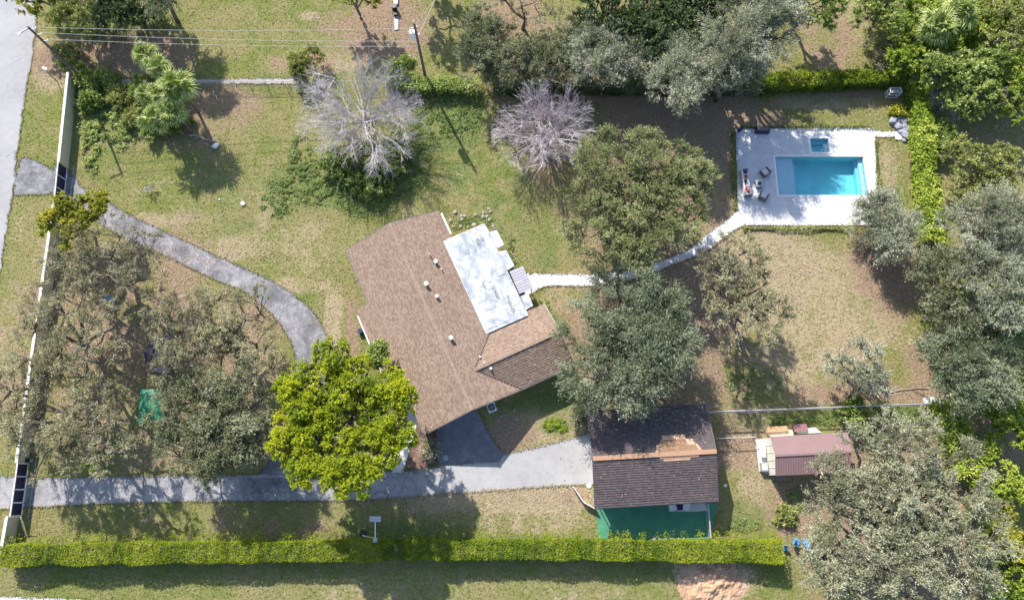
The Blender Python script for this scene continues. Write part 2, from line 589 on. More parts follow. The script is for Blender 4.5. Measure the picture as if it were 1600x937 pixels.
def bare_tree(name, label, lobes, h, seed, n_limb=10, mat=None, fine=1.0, base_px=None, rad=1.0):
    """leafless tree: repeated forking of thin pale branches"""
    rg = random.Random(seed)
    px, py, rp = lobes
    r = rp * MPP(px, py, h * .6)
    b = P(*(base_px or (px, py)), 0 if base_px else h * .5)
    c = P(px, py, h * 0.75)
    root = thing(name, label, 'tree', (b.x, b.y, 0))
    off = Vector((c.x - b.x, c.y - b.y, 0))
    A, B, R0, R1 = [], [], [], []

    def grow(p, d, L, rr, lev):
        k = 3 if lev > 1 else 2
        pts = [p]
        q = p.copy()
        dd = d.copy()
        for i in range(k):
            dd = (dd + Vector([rg.gauss(0, 0.09) for _ in range(3)]) + Vector((0, 0, 0.04))).normalized()
            q2 = q + dd * L / k
            A.append(q.copy())
            B.append(q2.copy())
            R0.append(rr * (1 - 0.45 * i / k))
            R1.append(rr * (1 - 0.45 * (i + 1) / k))
            q = q2
            pts.append(q)
            if lev > 0:
                for _ in range(2 if lev > 1 else int(round(2 * fine))):
                    nd_ = (dd + Vector([rg.gauss(0, 0.42) for _ in range(3)])).normalized()
                    grow(q, nd_, L * rg.uniform(0.42, 0.70), rr * 0.40, lev - 1)
    top = Vector((off.x * 0.3, off.y * .3, h * 0.22))
    tr = 0.03 * h * rad
    for i in range(n_limb):
        a = 2 * math.pi * (i + rg.uniform(-.6, .6)) / n_limb
        tilt = rg.uniform(0.3, 1.38)
        d = Vector((math.cos(a) * math.sin(tilt), math.sin(a) * math.sin(tilt), math.cos(tilt))) + off * 0.05
        grow(top, d.normalized(), r * rg.uniform(0.55, 0.95), tr * rg.uniform(.35, .62), 3)
    A = np.array(A)
    B = np.array(B)
    # keep inside the surveyed spread
    lim = r * 1.12
    dd = np.hypot(B[:, 0] - off.x, B[:, 1] - off.y)
    ok = (dd < lim) & (B[:, 2] < h * 1.1) & (B[:, 2] > 0.2)
    np_tubes('branches', A[ok], B[ok], np.maximum(np.array(R0)[ok], 0.012), np.maximum(np.array(R1)[ok], 0.008), mat or M_BARE, root, 3)
    mb = MB()
    mb.tube([(0, 0, -0.1), top * 0.5, top], tr * 1.2, 8, tr)
    mb.build('trunk', M_BARK, root, True)
    return root


def leaf_patch(name, label, ells, n, L, W, mat, hmax=0.3, seed=1, kind='stuff', up=0.9):
    """low leafy ground cover over surveyed ellipses (px, py, rx, ry)"""
    rg = np.random.default_rng(seed)
    tot = sum(e[2] * e[3] for e in ells)
    pos, tn = [], []
    for e in ells:
        m = int(n * e[2] * e[3] / tot)
        a = rg.uniform(0, 6.283, m)
        q = np.sqrt(rg.uniform(0, 1, m)) * rg.uniform(0.75, 1.1, m)
        for x, y in zip(e[0] + e[2] * q * np.cos(a), e[1] + e[3] * q * np.sin(a)):
            p = P(x, y)
            pos.append((p.x, p.y, 0))
    pos = np.array(pos)
    nv = np.array([noise.noise(Vector((a[0] * 0.8, a[1] * 0.8, seed))) + 0.6 * noise.noise(Vector((a[0] * 2.3, a[1] * 2.3, seed + 5))) for a in pos])
    keep = nv > -0.12
    pos, nv = pos[keep], nv[keep]
    pos[:, 2] = 0.04 + hmax * np.clip(nv + 0.3, 0, 1) * rg.uniform(0, 1, len(pos))
    ax = norm(rnd_unit(rg, len(pos)) * np.array([[1, 1, 0.35]]))
    q = leaf_quads(rg, pos, ax, L, W, up)
    q[:, :, 2] = np.maximum(q[:, :, 2], 0.02)
    o = np_mesh(name, q, 3, LEAF[mat], None, 0.45 + nv * 0.5 + rg.normal(0, 0.18, len(pos)))
    return tag(o, label, None, None, kind)


def hedge(name, label, line, width, height, mat, dens, L, W, rough=0.15, seed=3, shaggy=0.0, cat='hedge', z0=0.0):
    """clipped hedge along surveyed top-edge points (px, py at hedge top height)"""
    rg = np.random.default_rng(seed)
    pts = [P(x, y, height) for x, y in line]
    b = pts[0]
    root = thing(name, label, cat, (b.x, b.y, 0))
    quads, tint = [], []
    core = MB()
    for i in range(len(pts) - 1):
        a, c = pts[i] - b, pts[i + 1] - b
        a.z = c.z = 0
        d = c - a
        Ls = d.length
        d.normalize()
        nrm_ = Vector((-d.y, d.x, 0))
        w_ = width if not isinstance(width, (list, tuple)) else width[i]
        cw = w_ * 0.5 - rough - 0.1
        core.prism([tuple((a + nrm_ * cw)[:2]), tuple((c + nrm_ * cw)[:2]), tuple((c - nrm_ * cw)[:2]), tuple((a - nrm_ * cw)[:2])], 0.02, height - rough * 1.6)
        m = int(dens * Ls * (w_ + 1.2 * height))
        s = rg.uniform(-0.02, 1.02, m) * Ls
        face = rg.uniform(0, 1, m) * (w_ + 1.2 * height)
        top = face < w_
        wv = np.array([noise.noise(Vector((float(q1) * .28 + a.x, 3.3, seed))) for q1 in s])
        side = np.where(face < w_ + 0.6 * height, 1, -1)
        t = np.where(top, rg.uniform(-.5, .5, m) * (w_ + wv * .5), side * (w_ + wv * .5) * 0.5)
        z = np.where(top, height, rg.uniform(0.1, 1, m) * height)
        X = a.x + d.x * s + nrm_.x * t
        Y = a.y + d.y * s + nrm_.y * t
        nv = np.array([noise.noise(Vector((x * 1.3, y * 1.3, seed))) + .5 * noise.noise(Vector((x * 4, y * 4, seed))) for x, y in zip(X, Y)])
        jit = rg.normal(0, rough * 0.5, (m, 3))
        pos = np.stack([X + jit[:, 0], Y + jit[:, 1], z + jit[:, 2] * 0.6 + nv * rough + wv * .25], 1)
        if shaggy:
            sh = rg.uniform(0, 1, m) < 0.22
            north = np.where(sh & (nv > 0.0), 1.0, 0)
            pos[:, 0] += nrm_.x * north * rg.uniform(0, shaggy, m)
            pos[:, 1] += nrm_.y * north * rg.uniform(0, shaggy, m)
            pos[:, 2] += north * rg.uniform(-0.2, 0.35, m)
        pos[:, 2] = np.maximum(pos[:, 2], 0.1)
        ax = norm(rnd_unit(rg, m) * np.array([[1, 1, 0.5]]))
        quads.append(leaf_quads(rg, pos, ax, L, W, 0.8))
        tint.append(0.5 + wv * 0.45 + nv * 0.45 + rg.normal(0, 0.16, m))
    np_mesh('foliage', np.concatenate(quads), 3, LEAF[mat], root, np.concatenate(tint))
    core.build('stems', M_BARK, root)
    return root

# ------------------------------------------------------------ ground
LITTER = [(955, 165, 190, 38, 1), (1105, 205, 120, 70, .9), (1090, 270, 60, 60, .8), (600, 45, 90, 50, .9), (190, 480, 170, 130, .72), (120, 600, 130, 120, .62),
          (350, 560, 110, 120, .72), (300, 680, 160, 70, .6), (1105, 470, 70, 110, 1), (1050, 600, 120, 60, .8), (1385, 420, 55, 70, 1), (1340, 620, 110, 30, .9),
          (1445, 610, 30, 70, 1), (350, 170, 70, 45, .7), (110, 95, 70, 40, .8), (205, 90, 90, 40, 1), (790, 680, 45, 30, .9), (1160, 690, 45, 50, .7), (1140, 800, 20, 40, .3),
          (1440, 330, 12, 110, .9), (1250, 790, 60, 60, .8), (1400, 800, 170, 150, .9), (300, 215, 45, 25, .6), (550, 520, 15, 60, .7), (1000, 330, 120, 110, .9),
          (980, 540, 110, 100, .9), (470, 100, 60, 20, .7), (570, 240, 60, 40, .5), (860, 260, 60, 60, .6), (1290, 60, 50, 60, .7), (1480, 620, 60, 60, .6), (1560, 660, 50, 60, .7),
          (1420, 130, 30, 30, .8), (1330, 145, 140, 8, .9), (440, 780, 420, 14, .35), (880, 90, 150, 70, .8), (1530, 210, 90, 40, .6), (900, 780, 20, 20, .4), (320, 810, 60, 30, .4), (460, 820, 60, 30, .5),
          (800, 25, 50, 40, .8), (560, 850, 60, 15, .5), (1470, 680, 12, 60, 1)]
LUSH = [(500, 290, 80, 40, .8), (705, 190, 60, 60, .8), (770, 300, 90, 60, .5), (640, 240, 30, 60, .6), (150, 150, 50, 50, .7), (868, 665, 22, 12, 1.3), (1365, 645, 110, 18, .9), (560, 310, 50, 30, .7),
        (855, 515, 20, 34, .9), (1185, 590, 55, 40, .3), (1500, 90, 120, 90, .9), (1540, 480, 60, 60, .7), (720, 250, 40, 50, .6), (740, 350, 50, 30, .5), (180, 190, 50, 30, .5), (900, 195, 60, 35, .7), (850, 380, 30, 60, .5), (1200, 660, 60, 14, .7),
        (345, 285, 40, 50, .5), (640, 830, 90, 20, .8), (850, 630, 60, 18, .8), (430, 150, 30, 40, .3), (900, 270, 20, 50, .5), (1165, 805, 28, 30, .6), (370, 350, 30, 20, .6), (800, 330, 70, 60, .45),
        (430, 120, 60, 10, .5), (155, 800, 60, 20, .4), (1110, 550, 40, 30, .3), (760, 625, 40, 14, .6)]
DRY = [(400, 340, 140, 60, .42), (300, 300, 110, 50, .35), (450, 400, 90, 50, .45), (180, 310, 60, 20, .5), (620, 330, 60, 20, .4), (300, 55, 60, 60, .3), (20, 500, 30, 200, .45), (1280, 330, 90, 40, .5), (1180, 150, 60, 20, .5), (60, 330, 30, 25, .45), (330, 400, 170, 14, .5), (250, 340, 60, 12, .5), (460, 445, 60, 14, .8), (520, 500, 16, 50, .9), (380, 385, 60, 20, .7), (800, 780, 180, 25, .9), (830, 810, 110, 30, .6), (1210, 430, 100, 70, 1.0), (1290, 480, 130, 100, .8),
       (1250, 560, 80, 60, .85), (620, 380, 60, 20, .3), (230, 345, 60, 14, .8), (330, 400, 60, 14, .8), (1080, 160, 60, 20, .3), (1380, 250, 30, 60, .6), (1190, 690, 60, 60, .8), (1200, 760, 50, 40, .7), (1280, 160, 100, 14, .7), (860, 660, 80, 40, .7), (90, 400, 30, 130, .5), (60, 360, 25, 40, .4), (1130, 345, 60, 40, .7), (820, 400, 50, 60, .4),
       (700, 800, 60, 20, .4), (270, 800, 180, 30, .3), (700, 920, 420, 25, .35), (1560, 350, 40, 100, .6), (1590, 230, 30, 80, .5), (90, 115, 40, 30, .9), (60, 85, 15, 30, .9), (200, 215, 30, 14, .7), (560, 70, 25, 15, .5), (900, 440, 60, 20, .7), (480, 25, 15, 8, .8),
       (870, 470, 30, 20, .7), (470, 350, 130, 60, .3), (1400, 250, 30, 60, .35), (500, 100, 90, 18, .7), (1330, 30, 30, 60, .6), (1570, 150, 20, 80, .2)]
DIRT = [(1115, 905, 55, 34, 1.0), (690, 690, 30, 45, .2), (1200, 700, 18, 60, .4), (1440, 330, 6, 90, .6), (1165, 640, 50, 60, .15), (20, 420, 10, 120, .25), (1430, 650, 20, 14, .4), (1110, 880, 60, 16, .5)]


def w_ells(ells):
    out = []
    for px, py, rx, ry, k in ells:
        c = P(px, py)
        ex = P(px + rx, py).x - c.x
        ey = P(px, py - ry).y - c.y
        out.append((c.x, c.y, ex, ey, k))
    return np.array(out)


WZ = [w_ells(z) for z in (LITTER, LUSH, DRY, DIRT)]


def zones(x, y):
    res = []
    for z in WZ:
        a = np.zeros(len(x))
        for cx, cy, rx, ry, k in z:
            d = np.sqrt(((x - cx) / rx) ** 2 + ((y - cy) / ry) ** 2)
            a = np.maximum(a, k * np.clip(1.75 - d * 1.15, 0, 1))
        res.append(a)
    return res


def ground_material(name, fine=True):
    m, n, b = new_mat(name)
    L = nd(n, 'ShaderNodeAttribute', attribute_name='litter').outputs['Fac']
    G = nd(n, 'ShaderNodeAttribute', attribute_name='lush').outputs['Fac']
    D = nd(n, 'ShaderNodeAttribute', attribute_name='dry').outputs['Fac']
    E = nd(n, 'ShaderNodeAttribute', attribute_name='dirt').outputs['Fac']
    big = noise_fac(n, 0.10, 4, 0.6)
    wide = noise_fac(n, 0.22, 4, 0.6)
    med = noise_fac(n, 0.55, 5, 0.65, dist=0.5)
    sm = noise_fac(n, 3.2, 5, 0.75)
    vf = noise_fac(n, 9.0, 3, 0.8)
    g1 = ramp(n, sm, [(0.25, (0.165, 0.15, 0.060)), (0.5, (0.27, 0.245, 0.110)), (0.78, (0.40, 0.36, 0.185))])
    g2 = ramp(n, sm, [(0.25, (0.115, 0.14, 0.036)), (0.5, (0.185, 0.215, 0.060)), (0.78, (0.29, 0.31, 0.115))])
    k = ramp(n, nmath(n, 'ADD', nmath(n, 'MULTIPLY', big, .5), nmath(n, 'MULTIPLY', med, .5)), [(0.45, (0, 0, 0)), (0.56, (1, 1, 1))])
    base = mixc(n, k, g1, g2)

    def mask(a, amt=1.5, lo=0.34, hi=0.74):
        s = nmath(n, 'ADD', nmath(n, 'MULTIPLY', a, 0.9), nmath(n, 'MULTIPLY', nmath(n, 'SUBTRACT', med, 0.5), amt))
        s = nmath(n, 'ADD', s, nmath(n, 'MULTIPLY', nmath(n, 'SUBTRACT', wide, 0.5), 1.2))
        s = nmath(n, 'ADD', s, nmath(n, 'MULTIPLY', nmath(n, 'SUBTRACT', sm, 0.5), 0.9))
        return ramp(n, s, [(lo, (0, 0, 0)), (hi, (1, 1, 1))])
    fm = nmath(n, 'ADD', nmath(n, 'MULTIPLY', sm, .55), nmath(n, 'MULTIPLY', vf, .45))
    dry = ramp(n, fm, [(0.32, (0.24, 0.19, 0.11)), (0.5, (0.40, 0.325, 0.205)), (0.72, (0.58, 0.48, 0.34))])
    lit = ramp(n, fm, [(0.32, (0.16, 0.105, 0.07)), (0.5, (0.32, 0.23, 0.16)), (0.70, (0.54, 0.42, 0.31))])
    lush = ramp(n, sm, [(0.28, (0.085, 0.115, 0.035)), (0.5, (0.165, 0.205, 0.070)), (0.75, (0.29, 0.32, 0.14))])
    dirt = ramp(n, fm, [(0.32, (0.36, 0.22, 0.14)), (0.5, (0.58, 0.40, 0.29)), (0.70, (0.75, 0.60, 0.48))])
    c = mixc(n, mask(D), base, dry)
    c = mixc(n, mask(L), c, lit)
    c = mixc(n, mask(G), c, lush)
    c = mixc(n, mask(E), c, dirt)
    # scattered pale fallen leaves
    v = nd(n, 'ShaderNodeTexVoronoi', i_Scale=2.1)
    tc = n.nodes.new('ShaderNodeTexCoord')
    n.links.new(tc.outputs['Object'], v.inputs['Vector'])
    sp = ramp(n, v.outputs['Distance'], [(0.075, (1, 1, 1)), (0.11, (0, 0, 0))])
    sp = mixc(n, sp, (0, 0, 0), mask(L, 1.1, .2, .5))
    c = mixc(n, nmath(n, 'MULTIPLY', sp, 0.55), c, (0.62, 0.52, 0.42))
    n.links.new(c, b.inputs['Base Color'])
    b.inputs['Roughness'].default_value = 0.95
    b.inputs['Specular IOR Level'].default_value = 0.05
    h = nmath(n, 'ADD', nmath(n, 'MULTIPLY', sm, 0.6), nmath(n, 'MULTIPLY', vf, 0.5))
    bump(n, b, h, 1.0, 0.22)
    return m


M_GROUND = ground_material('lawn_and_litter')


def add_zone_attrs(me, x, y):
    for nm, v in zip(('litter', 'lush', 'dry', 'dirt'), zones(x, y)):
        a = me.attributes.new(nm, 'FLOAT', 'POINT')
        a.data.foreach_set('value', v.astype(np.float32))


POOL = (32.30, 43.10, 34.06, 39.14)     # x0 x1 y0 y1
SPA = (36.85, 39.08, 39.75, 41.59)
HOLE = (32.0, 43.5, 33.7, 41.9)
xs = np.concatenate([[-900, -400, -200, -120, -90], np.arange(-74, 74.01, 0.5), [90, 120, 200, 400, 900]])
ys = np.concatenate([[-900, -400, -150, -60, -30], np.arange(-17, 68.01, 0.5), [90, 130, 220, 450, 1200]])
gx, gy = np.meshgrid(xs, ys)
nx, ny = len(xs), len(ys)
vx, vy = gx.ravel(), gy.ravel()
vz = np.zeros(len(vx))
ii, jj = np.meshgrid(np.arange(nx - 1), np.arange(ny - 1))
i0 = (jj * nx + ii).ravel()
cx_ = (xs[ii] + xs[ii + 1]).ravel() / 2
cy_ = (ys[jj] + ys[jj + 1]).ravel() / 2
inside = (cx_ > HOLE[0]) & (cx_ < HOLE[1]) & (cy_ > HOLE[2]) & (cy_ < HOLE[3])
i0 = i0[~inside]
fa = np.stack([i0, i0 + 1, i0 + nx + 1, i0 + nx], 1)
me = bpy.data.meshes.new('ground')
me.from_pydata(np.stack([vx, vy, vz], 1).tolist(), [], fa.tolist())
me.update()
add_zone_attrs(me, vx, vy)
tag(link('ground', me, M_GROUND), kind='structure')



# ------------------------------------------------------------ paving
def smooth_line(pts, sub=6, closed=False):
    out = []
    n = len(pts)
    for i in range(n if closed else n - 1):
        p = [Vector((*pts[(i + k) % n], 0)) if closed else Vector((*pts[min(max(i + k, 0), n - 1)], 0)) for k in (-1, 0, 1, 2)]
        for s in range(sub):
            t = s / sub
            q = 0.5 * ((2 * p[1]) + (p[2] - p[0]) * t + (2 * p[0] - 5 * p[1] + 4 * p[2] - p[3]) * t * t + (3 * p[1] - p[0] - 3 * p[2] + p[3]) * t ** 3)
            out.append((q.x, q.y))
    if not closed:
        out.append(tuple(pts[-1]))
    return out


PAVED = []


def sheet(name, px, z, mat, wob=0.05, kind='structure', curve=False, thick=None, parent=None, step=0.5, seed=1):
    if curve:
        px = smooth_line(px, 5, True)
    pts = [XY(*p) for p in px]
    out = []
    for i in range(len(pts)):
        a, b = Vector(pts[i]), Vector(pts[(i + 1) % len(pts)])
        m = max(1, int((b - a).length / step))
        nrm_ = Vector((-(b - a).y, (b - a).x)).normalized() if (b - a).length > 0 else Vector((0, 0))
        for k in range(m):
            q = a + (b - a) * k / m
            if wob:
                q = q + nrm_ * wob * (noise.noise(Vector((q.x * 1.1, q.y * 1.1, seed))) + 0.6 * noise.noise(Vector((q.x * 3, q.y * 3, seed))))
            out.append((q.x, q.y))
    PAVED.append(np.array(out))
    mb = MB().prism(out, -0.05 if thick is None else z - thick, z)
    o = mb.build(name, mat, parent)
    if kind:
        tag(o, kind=kind)
    return o


M_ROAD = patchy('road_worn_asphalt', [(0.3, (0.25, 0.245, 0.26)), (0.5, (0.335, 0.33, 0.345)), (0.7, (0.40, 0.39, 0.405))], 0.2, 1.5, 8)
M_DRIVE = patchy('driveway_patched_asphalt', [(0.36, (0.085, 0.085, 0.095)), (0.46, (0.155, 0.155, 0.17)), (0.54, (0.25, 0.245, 0.265)), (0.66, (0.42, 0.40, 0.41))], 0.45, 1.8, 7, cracks=.35)
M_LOWER = patchy('driveway_pale_asphalt', [(0.36, (0.17, 0.17, 0.185)), (0.47, (0.275, 0.27, 0.285)), (0.62, (0.40, 0.385, 0.39))], 0.3, 1.6, 8, cracks=.28)
M_CONC = patchy('concrete_pale', [(0.3, (0.26, 0.255, 0.26)), (0.5, (0.355, 0.35, 0.35)), (0.7, (0.44, 0.435, 0.43))], 0.3, 1.6, 7, speck=(2.2, 0.70, (0.12, 0.12, 0.13)))
M_DARKA = patchy('sealed_dark_asphalt', [(0.3, (0.095, 0.10, 0.12)), (0.5, (0.16, 0.165, 0.19)), (0.72, (0.30, 0.30, 0.33))], 0.5, 1.6, 7)
M_MULCH = patchy('dark_mulch', [(0.3, (0.05, 0.03, 0.03)), (0.5, (0.13, 0.075, 0.06)), (0.66, (0.40, 0.26, 0.19))], 1.2, 4.0, 10)
M_WALK = patchy('walkway_pale', [(0.3, (0.48, 0.47, 0.47)), (0.6, (0.64, 0.63, 0.63))], 0.8, 3, 9)

sheet('road', [(-260, -420), (62, -60), (57, 30), (53, 70), (48, 105), (41, 140), (35, 180), (30, 220), (24, 262), (22, 300), (15, 330), (8, 375), (1, 425), (-20, 560), (-60, 800), (-90, 1000), (-700, 1000), (-700, -420)], 0.012, M_ROAD, 0.25)
sheet('driveway_apron', [(33, 246), (50, 248), (70, 258), (91, 270), (91, 290), (76, 304), (50, 304), (20, 306), (23, 280)], 0.022, M_DRIVE, 0.08)
sheet('gate_apron', [(84, 256), (122, 280), (124, 295), (80, 306)], 0.026, M_DRIVE, 0.05)
up = smooth_line([(84, 272), (126, 291), (155, 306), (200, 334), (250, 358), (300, 381), (360, 409), (400, 427), (445, 450), (480, 477), (503, 508), (513, 545), (512, 600), (500, 680), (470, 742)], 5)
lo = smooth_line([(398, 752), (430, 700), (452, 640), (461, 590), (458, 545), (444, 515), (418, 484), (385, 458), (330, 434), (270, 405), (200, 374), (150, 346), (110, 320), (84, 300)], 5)
sheet('curved_driveway', up + lo, 0.018, M_DRIVE, 0.10)
sheet('lower_driveway', [(-60, 742), (0, 742), (60, 746), (170, 744), (290, 742), (380, 742), (470, 740), (560, 738), (640, 736), (692, 728), (692, 770), (640, 777), (560, 781), (400, 783), (290, 783), (150, 787), (50, 792), (0, 795), (-60, 800)], 0.022, M_LOWER, 0.07)
sheet('driveway_mottled_patch', [(372, 746), (466, 746), (462, 779), (380, 780)], 0.030, M_DRIVE, 0.05)
sheet('concrete_driveway', smooth_line([(692, 724), (740, 722), (792, 708), (830, 700), (870, 690), (925, 676)], 4) + [(934, 690), (936, 757)] + smooth_line([(927, 756), (860, 759), (780, 765), (720, 769), (692, 771)], 4), 0.026, M_CONC, 0.05)
sheet('sealed_driveway', [(684, 728), (682, 700), (683, 668), (690, 640), (760, 615), (745, 640), (762, 672), (775, 694), (789, 706), (780, 722), (735, 724)], 0.030, M_DARKA, 0.04)
sheet('mulch_bed', smooth_line([(646, 640), (668, 668), (684, 676), (686, 706), (680, 724), (656, 737), (636, 732), (626, 715), (640, 680)], 4, True), 0.014, M_MULCH, 0.08)
sheet('front_walkway', [(640, 622), (653, 642), (650, 668), (640, 700), (630, 738), (612, 738), (626, 695), (634, 665), (628, 640)], 0.034, M_WALK, 0.03)
sheet('neighbour_slab', [(-40, 929), (0, 931), (90, 934), (180, 938), (300, 944), (-40, 960)], 0.02, M_WHITE, 0.03)
c = P(696, 715)
o = MB().tube([(0, 0, 0.02), (0, 0, 0.045)], 0.33, 20).build('drain_cover', M_CONC)
o.location = (c.x, c.y, 0)
tag(o, 'round pale concrete drain cover set in the dark asphalt beside the mulch bed', 'drain cover')

# old footing along the north boundary
M_FOOT = patchy('crumbled_footing', [(0.3, (0.22, 0.18, 0.16)), (0.5, (0.38, 0.34, 0.32)), (0.7, (0.55, 0.51, 0.50))], 0.5, 2.5, 9)
sheet('boundary_footing', [(305, 124), (462, 122), (462, 132), (305, 131)], 0.04, M_FOOT, 0.16, step=.3)
sheet('boundary_footing', [(185, 124), (235, 124), (235, 130), (185, 130)], 0.04, M_FOOT, 0.16, step=.3)

# ------------------------------------------------------------ pool deck, path, pool
m, n, b = new_mat('white_travertine_pavers')
tc = n.nodes.new('ShaderNodeTexCoord')
bk = nd(n, 'ShaderNodeTexBrick', i_Scale=1.0)
bk.inputs['Brick Width'].default_value = 0.6
bk.inputs['Row Height'].default_value = 0.4
bk.inputs['Mortar Size'].default_value = 0.012
bk.inputs['Color1'].default_value = (0.62, 0.62, 0.64, 1)
bk.inputs['Color2'].default_value = (0.54, 0.54, 0.57, 1)
bk.inputs['Mortar'].default_value = (0.52, 0.53, 0.57, 1)
n.links.new(tc.outputs['Object'], bk.inputs['Vector'])
f = noise_fac(n, 0.9, 6, 0.75)
cc = mixc(n, 0.4, bk.outputs['Color'], ramp(n, f, [(0.3, (0.42, 0.43, 0.47)), (0.5, (0.60, 0.60, 0.62)), (0.7, (0.78, 0.77, 0.77))]))
n.links.new(cc, b.inputs['Base Color'])
b.inputs['Roughness'].default_value = 0.7
bump(n, b, bk.outputs['Fac'], -0.3, 0.01)
M_PAVER = m
M_PLASTER = simple('pool_plaster', (0.12, 0.53, 0.62), 0.7, var=0.12, scale=0.5)
M_SHELF = simple('pool_shelf_tile', (0.34, 0.55, 0.66), 0.7, var=0.08, scale=1.0)
m, n, b = new_mat('pool_water')
n.nodes.remove(b)
tr = n.nodes.new('ShaderNodeBsdfTransparent')
tr.inputs[0].default_value = (0.93, 0.985, 0.995, 1)
gl = n.nodes.new('ShaderNodeBsdfGlossy')
gl.inputs['Roughness'].default_value = 0.03
mx = n.nodes.new('ShaderNodeMixShader')
bp = n.nodes.new('ShaderNodeBump')
bp.inputs['Strength'].default_value = 0.15
bp.inputs['Distance'].default_value = 0.03
n.links.new(noise_fac(n, 2.2, 3), bp.inputs['Height'])
n.links.new(bp.outputs[0], gl.inputs['Normal'])
mx.inputs[0].default_value = 0.05
n.links.new(tr.outputs[0], mx.inputs[1])
n.links.new(gl.outputs[0], mx.inputs[2])
n.links.new(mx.outputs[0], n.nodes['Material Output'].inputs[0])
M_WATER = m

deck_px = [(1149.3, 201.3), (1365, 200), (1366, 205), (1413, 206), (1418, 219), (1398.7, 219), (1397.7, 214.5), (1366.5, 214.5), (1374, 352.4), (1160, 352.4), (1146, 359), (1131, 348), (1152, 331)]
deck = [XY(*p) for p in deck_px]
PAVED.append(np.array(deck))
holes = [(POOL[0], POOL[1], POOL[2], POOL[3]), SPA]
bm = bmesh.new()
edges = []
for lp in [deck] + [[(a, c_), (b_, c_), (b_, d_), (a, d_)] for a, b_, c_, d_ in holes]:
    vs = [bm.verts.new((x, y, 0.09)) for x, y in lp]
    for i in range(len(vs)):
        edges.append(bm.edges.new((vs[i], vs[(i + 1) % len(vs)])))
res = bmesh.ops.triangle_fill(bm, use_beauty=True, use_dissolve=False, edges=edges)
fs = [g for g in res['geom'] if isinstance(g, bmesh.types.BMFace)]
for f_ in fs:
    if f_.normal.z < 0:
        f_.normal_flip()
ex = bmesh.ops.extrude_face_region(bm, geom=fs)
bmesh.ops.translate(bm, verts=[g for g in ex['geom'] if isinstance(g, bmesh.types.BMVert)], vec=(0, 0, -0.25))
bmesh.ops.recalc_face_normals(bm, faces=bm.faces)
me = bpy.data.meshes.new('pool_deck')
bm.to_mesh(me)
tag(link('pool_deck', me, M_PAVER), kind='structure')


def basin(name, x0, x1, y0, y1, zb, mat, steps=()):
    mb = MB()
    t = 0.15
    zt = -0.17
    mb.box(((x0 + x1) / 2, (y0 + y1) / 2, zb - 0.1), (x1 - x0 + 2 * t, y1 - y0 + 2 * t, 0.2))
    for (cx, cy, sx, sy) in (((x0 - t / 2), (y0 + y1) / 2, t, y1 - y0 + 2 * t), ((x1 + t / 2), (y0 + y1) / 2, t, y1 - y0 + 2 * t),
                             ((x0 + x1) / 2, y0 - t / 2, x1 - x0, t), ((x0 + x1) / 2, y1 + t / 2, x1 - x0, t)):
        mb.box((cx, cy, (zt + zb) / 2), (sx, sy, zt - zb))
    o = mb.build(name, mat)
    tag(o, kind='structure')
    for (a, b_, c_, d_, z, mt) in steps:
        MB().box(((a + b_) / 2, (c_ + d_) / 2, (z + zb) / 2 + 0.001), (b_ - a, d_ - c_, z - zb - 0.002)).build('step', mt, o)
    return o


sx = POOL[0] + 2.15
basin('pool_basin', *POOL, -1.4, M_PLASTER, [
    (POOL[0] + .003, sx, POOL[2] + .003, POOL[3] - .003, -0.28, M_SHELF), (sx + .003, sx + 0.28, POOL[2] + .003, POOL[3] - .003, -0.62, M_SHELF),
    (sx + 0.283, sx + 0.56, POOL[2] + .003, POOL[3] - .003, -0.95, M_PLASTER), (POOL[1] - 0.45, POOL[1] - .003, POOL[2] + .003, POOL[3] - .003, -0.42, M_SHELF), (POOL[1] - 0.75, POOL[1] - .453, POOL[2] + .003, POOL[3] - .003, -0.85, M_PLASTER)])
basin('spa_basin', *SPA, -0.75, M_PLASTER, [(SPA[0] + .003, SPA[1] - .003, SPA[3] - 0.5, SPA[3] - .003, -0.45, M_PLASTER), (SPA[1] - 0.45, SPA[1] - .003, SPA[2] + .003, SPA[3] - .503, -0.4, M_SHELF), (SPA[0] + .003, SPA[0] + .25, SPA[2] + .003, SPA[3] - .503, -0.45, M_SHELF)])
for nm, (a, b_, c_, d_) in (('pool_water', POOL), ('spa_water', SPA)):
    mb = MB()
    mb.add([(a, c_, -0.04), (b_, c_, -0.04), (b_, d_, -0.04), (a, d_, -0.04)], [(0, 1, 2, 3)])
    tag(mb.build(nm, M_WATER), kind='structure')
# coping round the two pools, a real raised lip
for nm, (a, b_, c_, d_) in (('pool_coping', POOL), ('spa_coping', SPA)):
    mb = MB()
    wd = 0.22
    for (x, y, u, v) in (((a + b_) / 2, c_ - wd / 2, b_ - a + 2 * wd, wd), ((a + b_) / 2, d_ + wd / 2, b_ - a + 2 * wd, wd), (a - wd / 2, (c_ + d_) / 2, wd, d_ - c_ - .004), (b_ + wd / 2, (c_ + d_) / 2, wd, d_ - c_ - .004)):
        mb.box((x, y, 0.085), (u, v, 0.06))
    tag(mb.build(nm, M_WHITE), kind='structure')

pu = smooth_line([(1152, 330), (1131, 347), (1105, 365), (1085, 384), (1050, 401), (1000, 417), (960, 425), (925, 428), (870, 427.5), (818, 427)], 4)
pl = smooth_line([(818, 466), (834, 457), (847, 449), (870, 446), (920, 447), (962, 441), (1012, 430), (1052, 413), (1100, 395), (1131, 372), (1160, 352.4)], 4)
sheet('garden_path', pu + pl, 0.055, M_PAVER, 0.02)

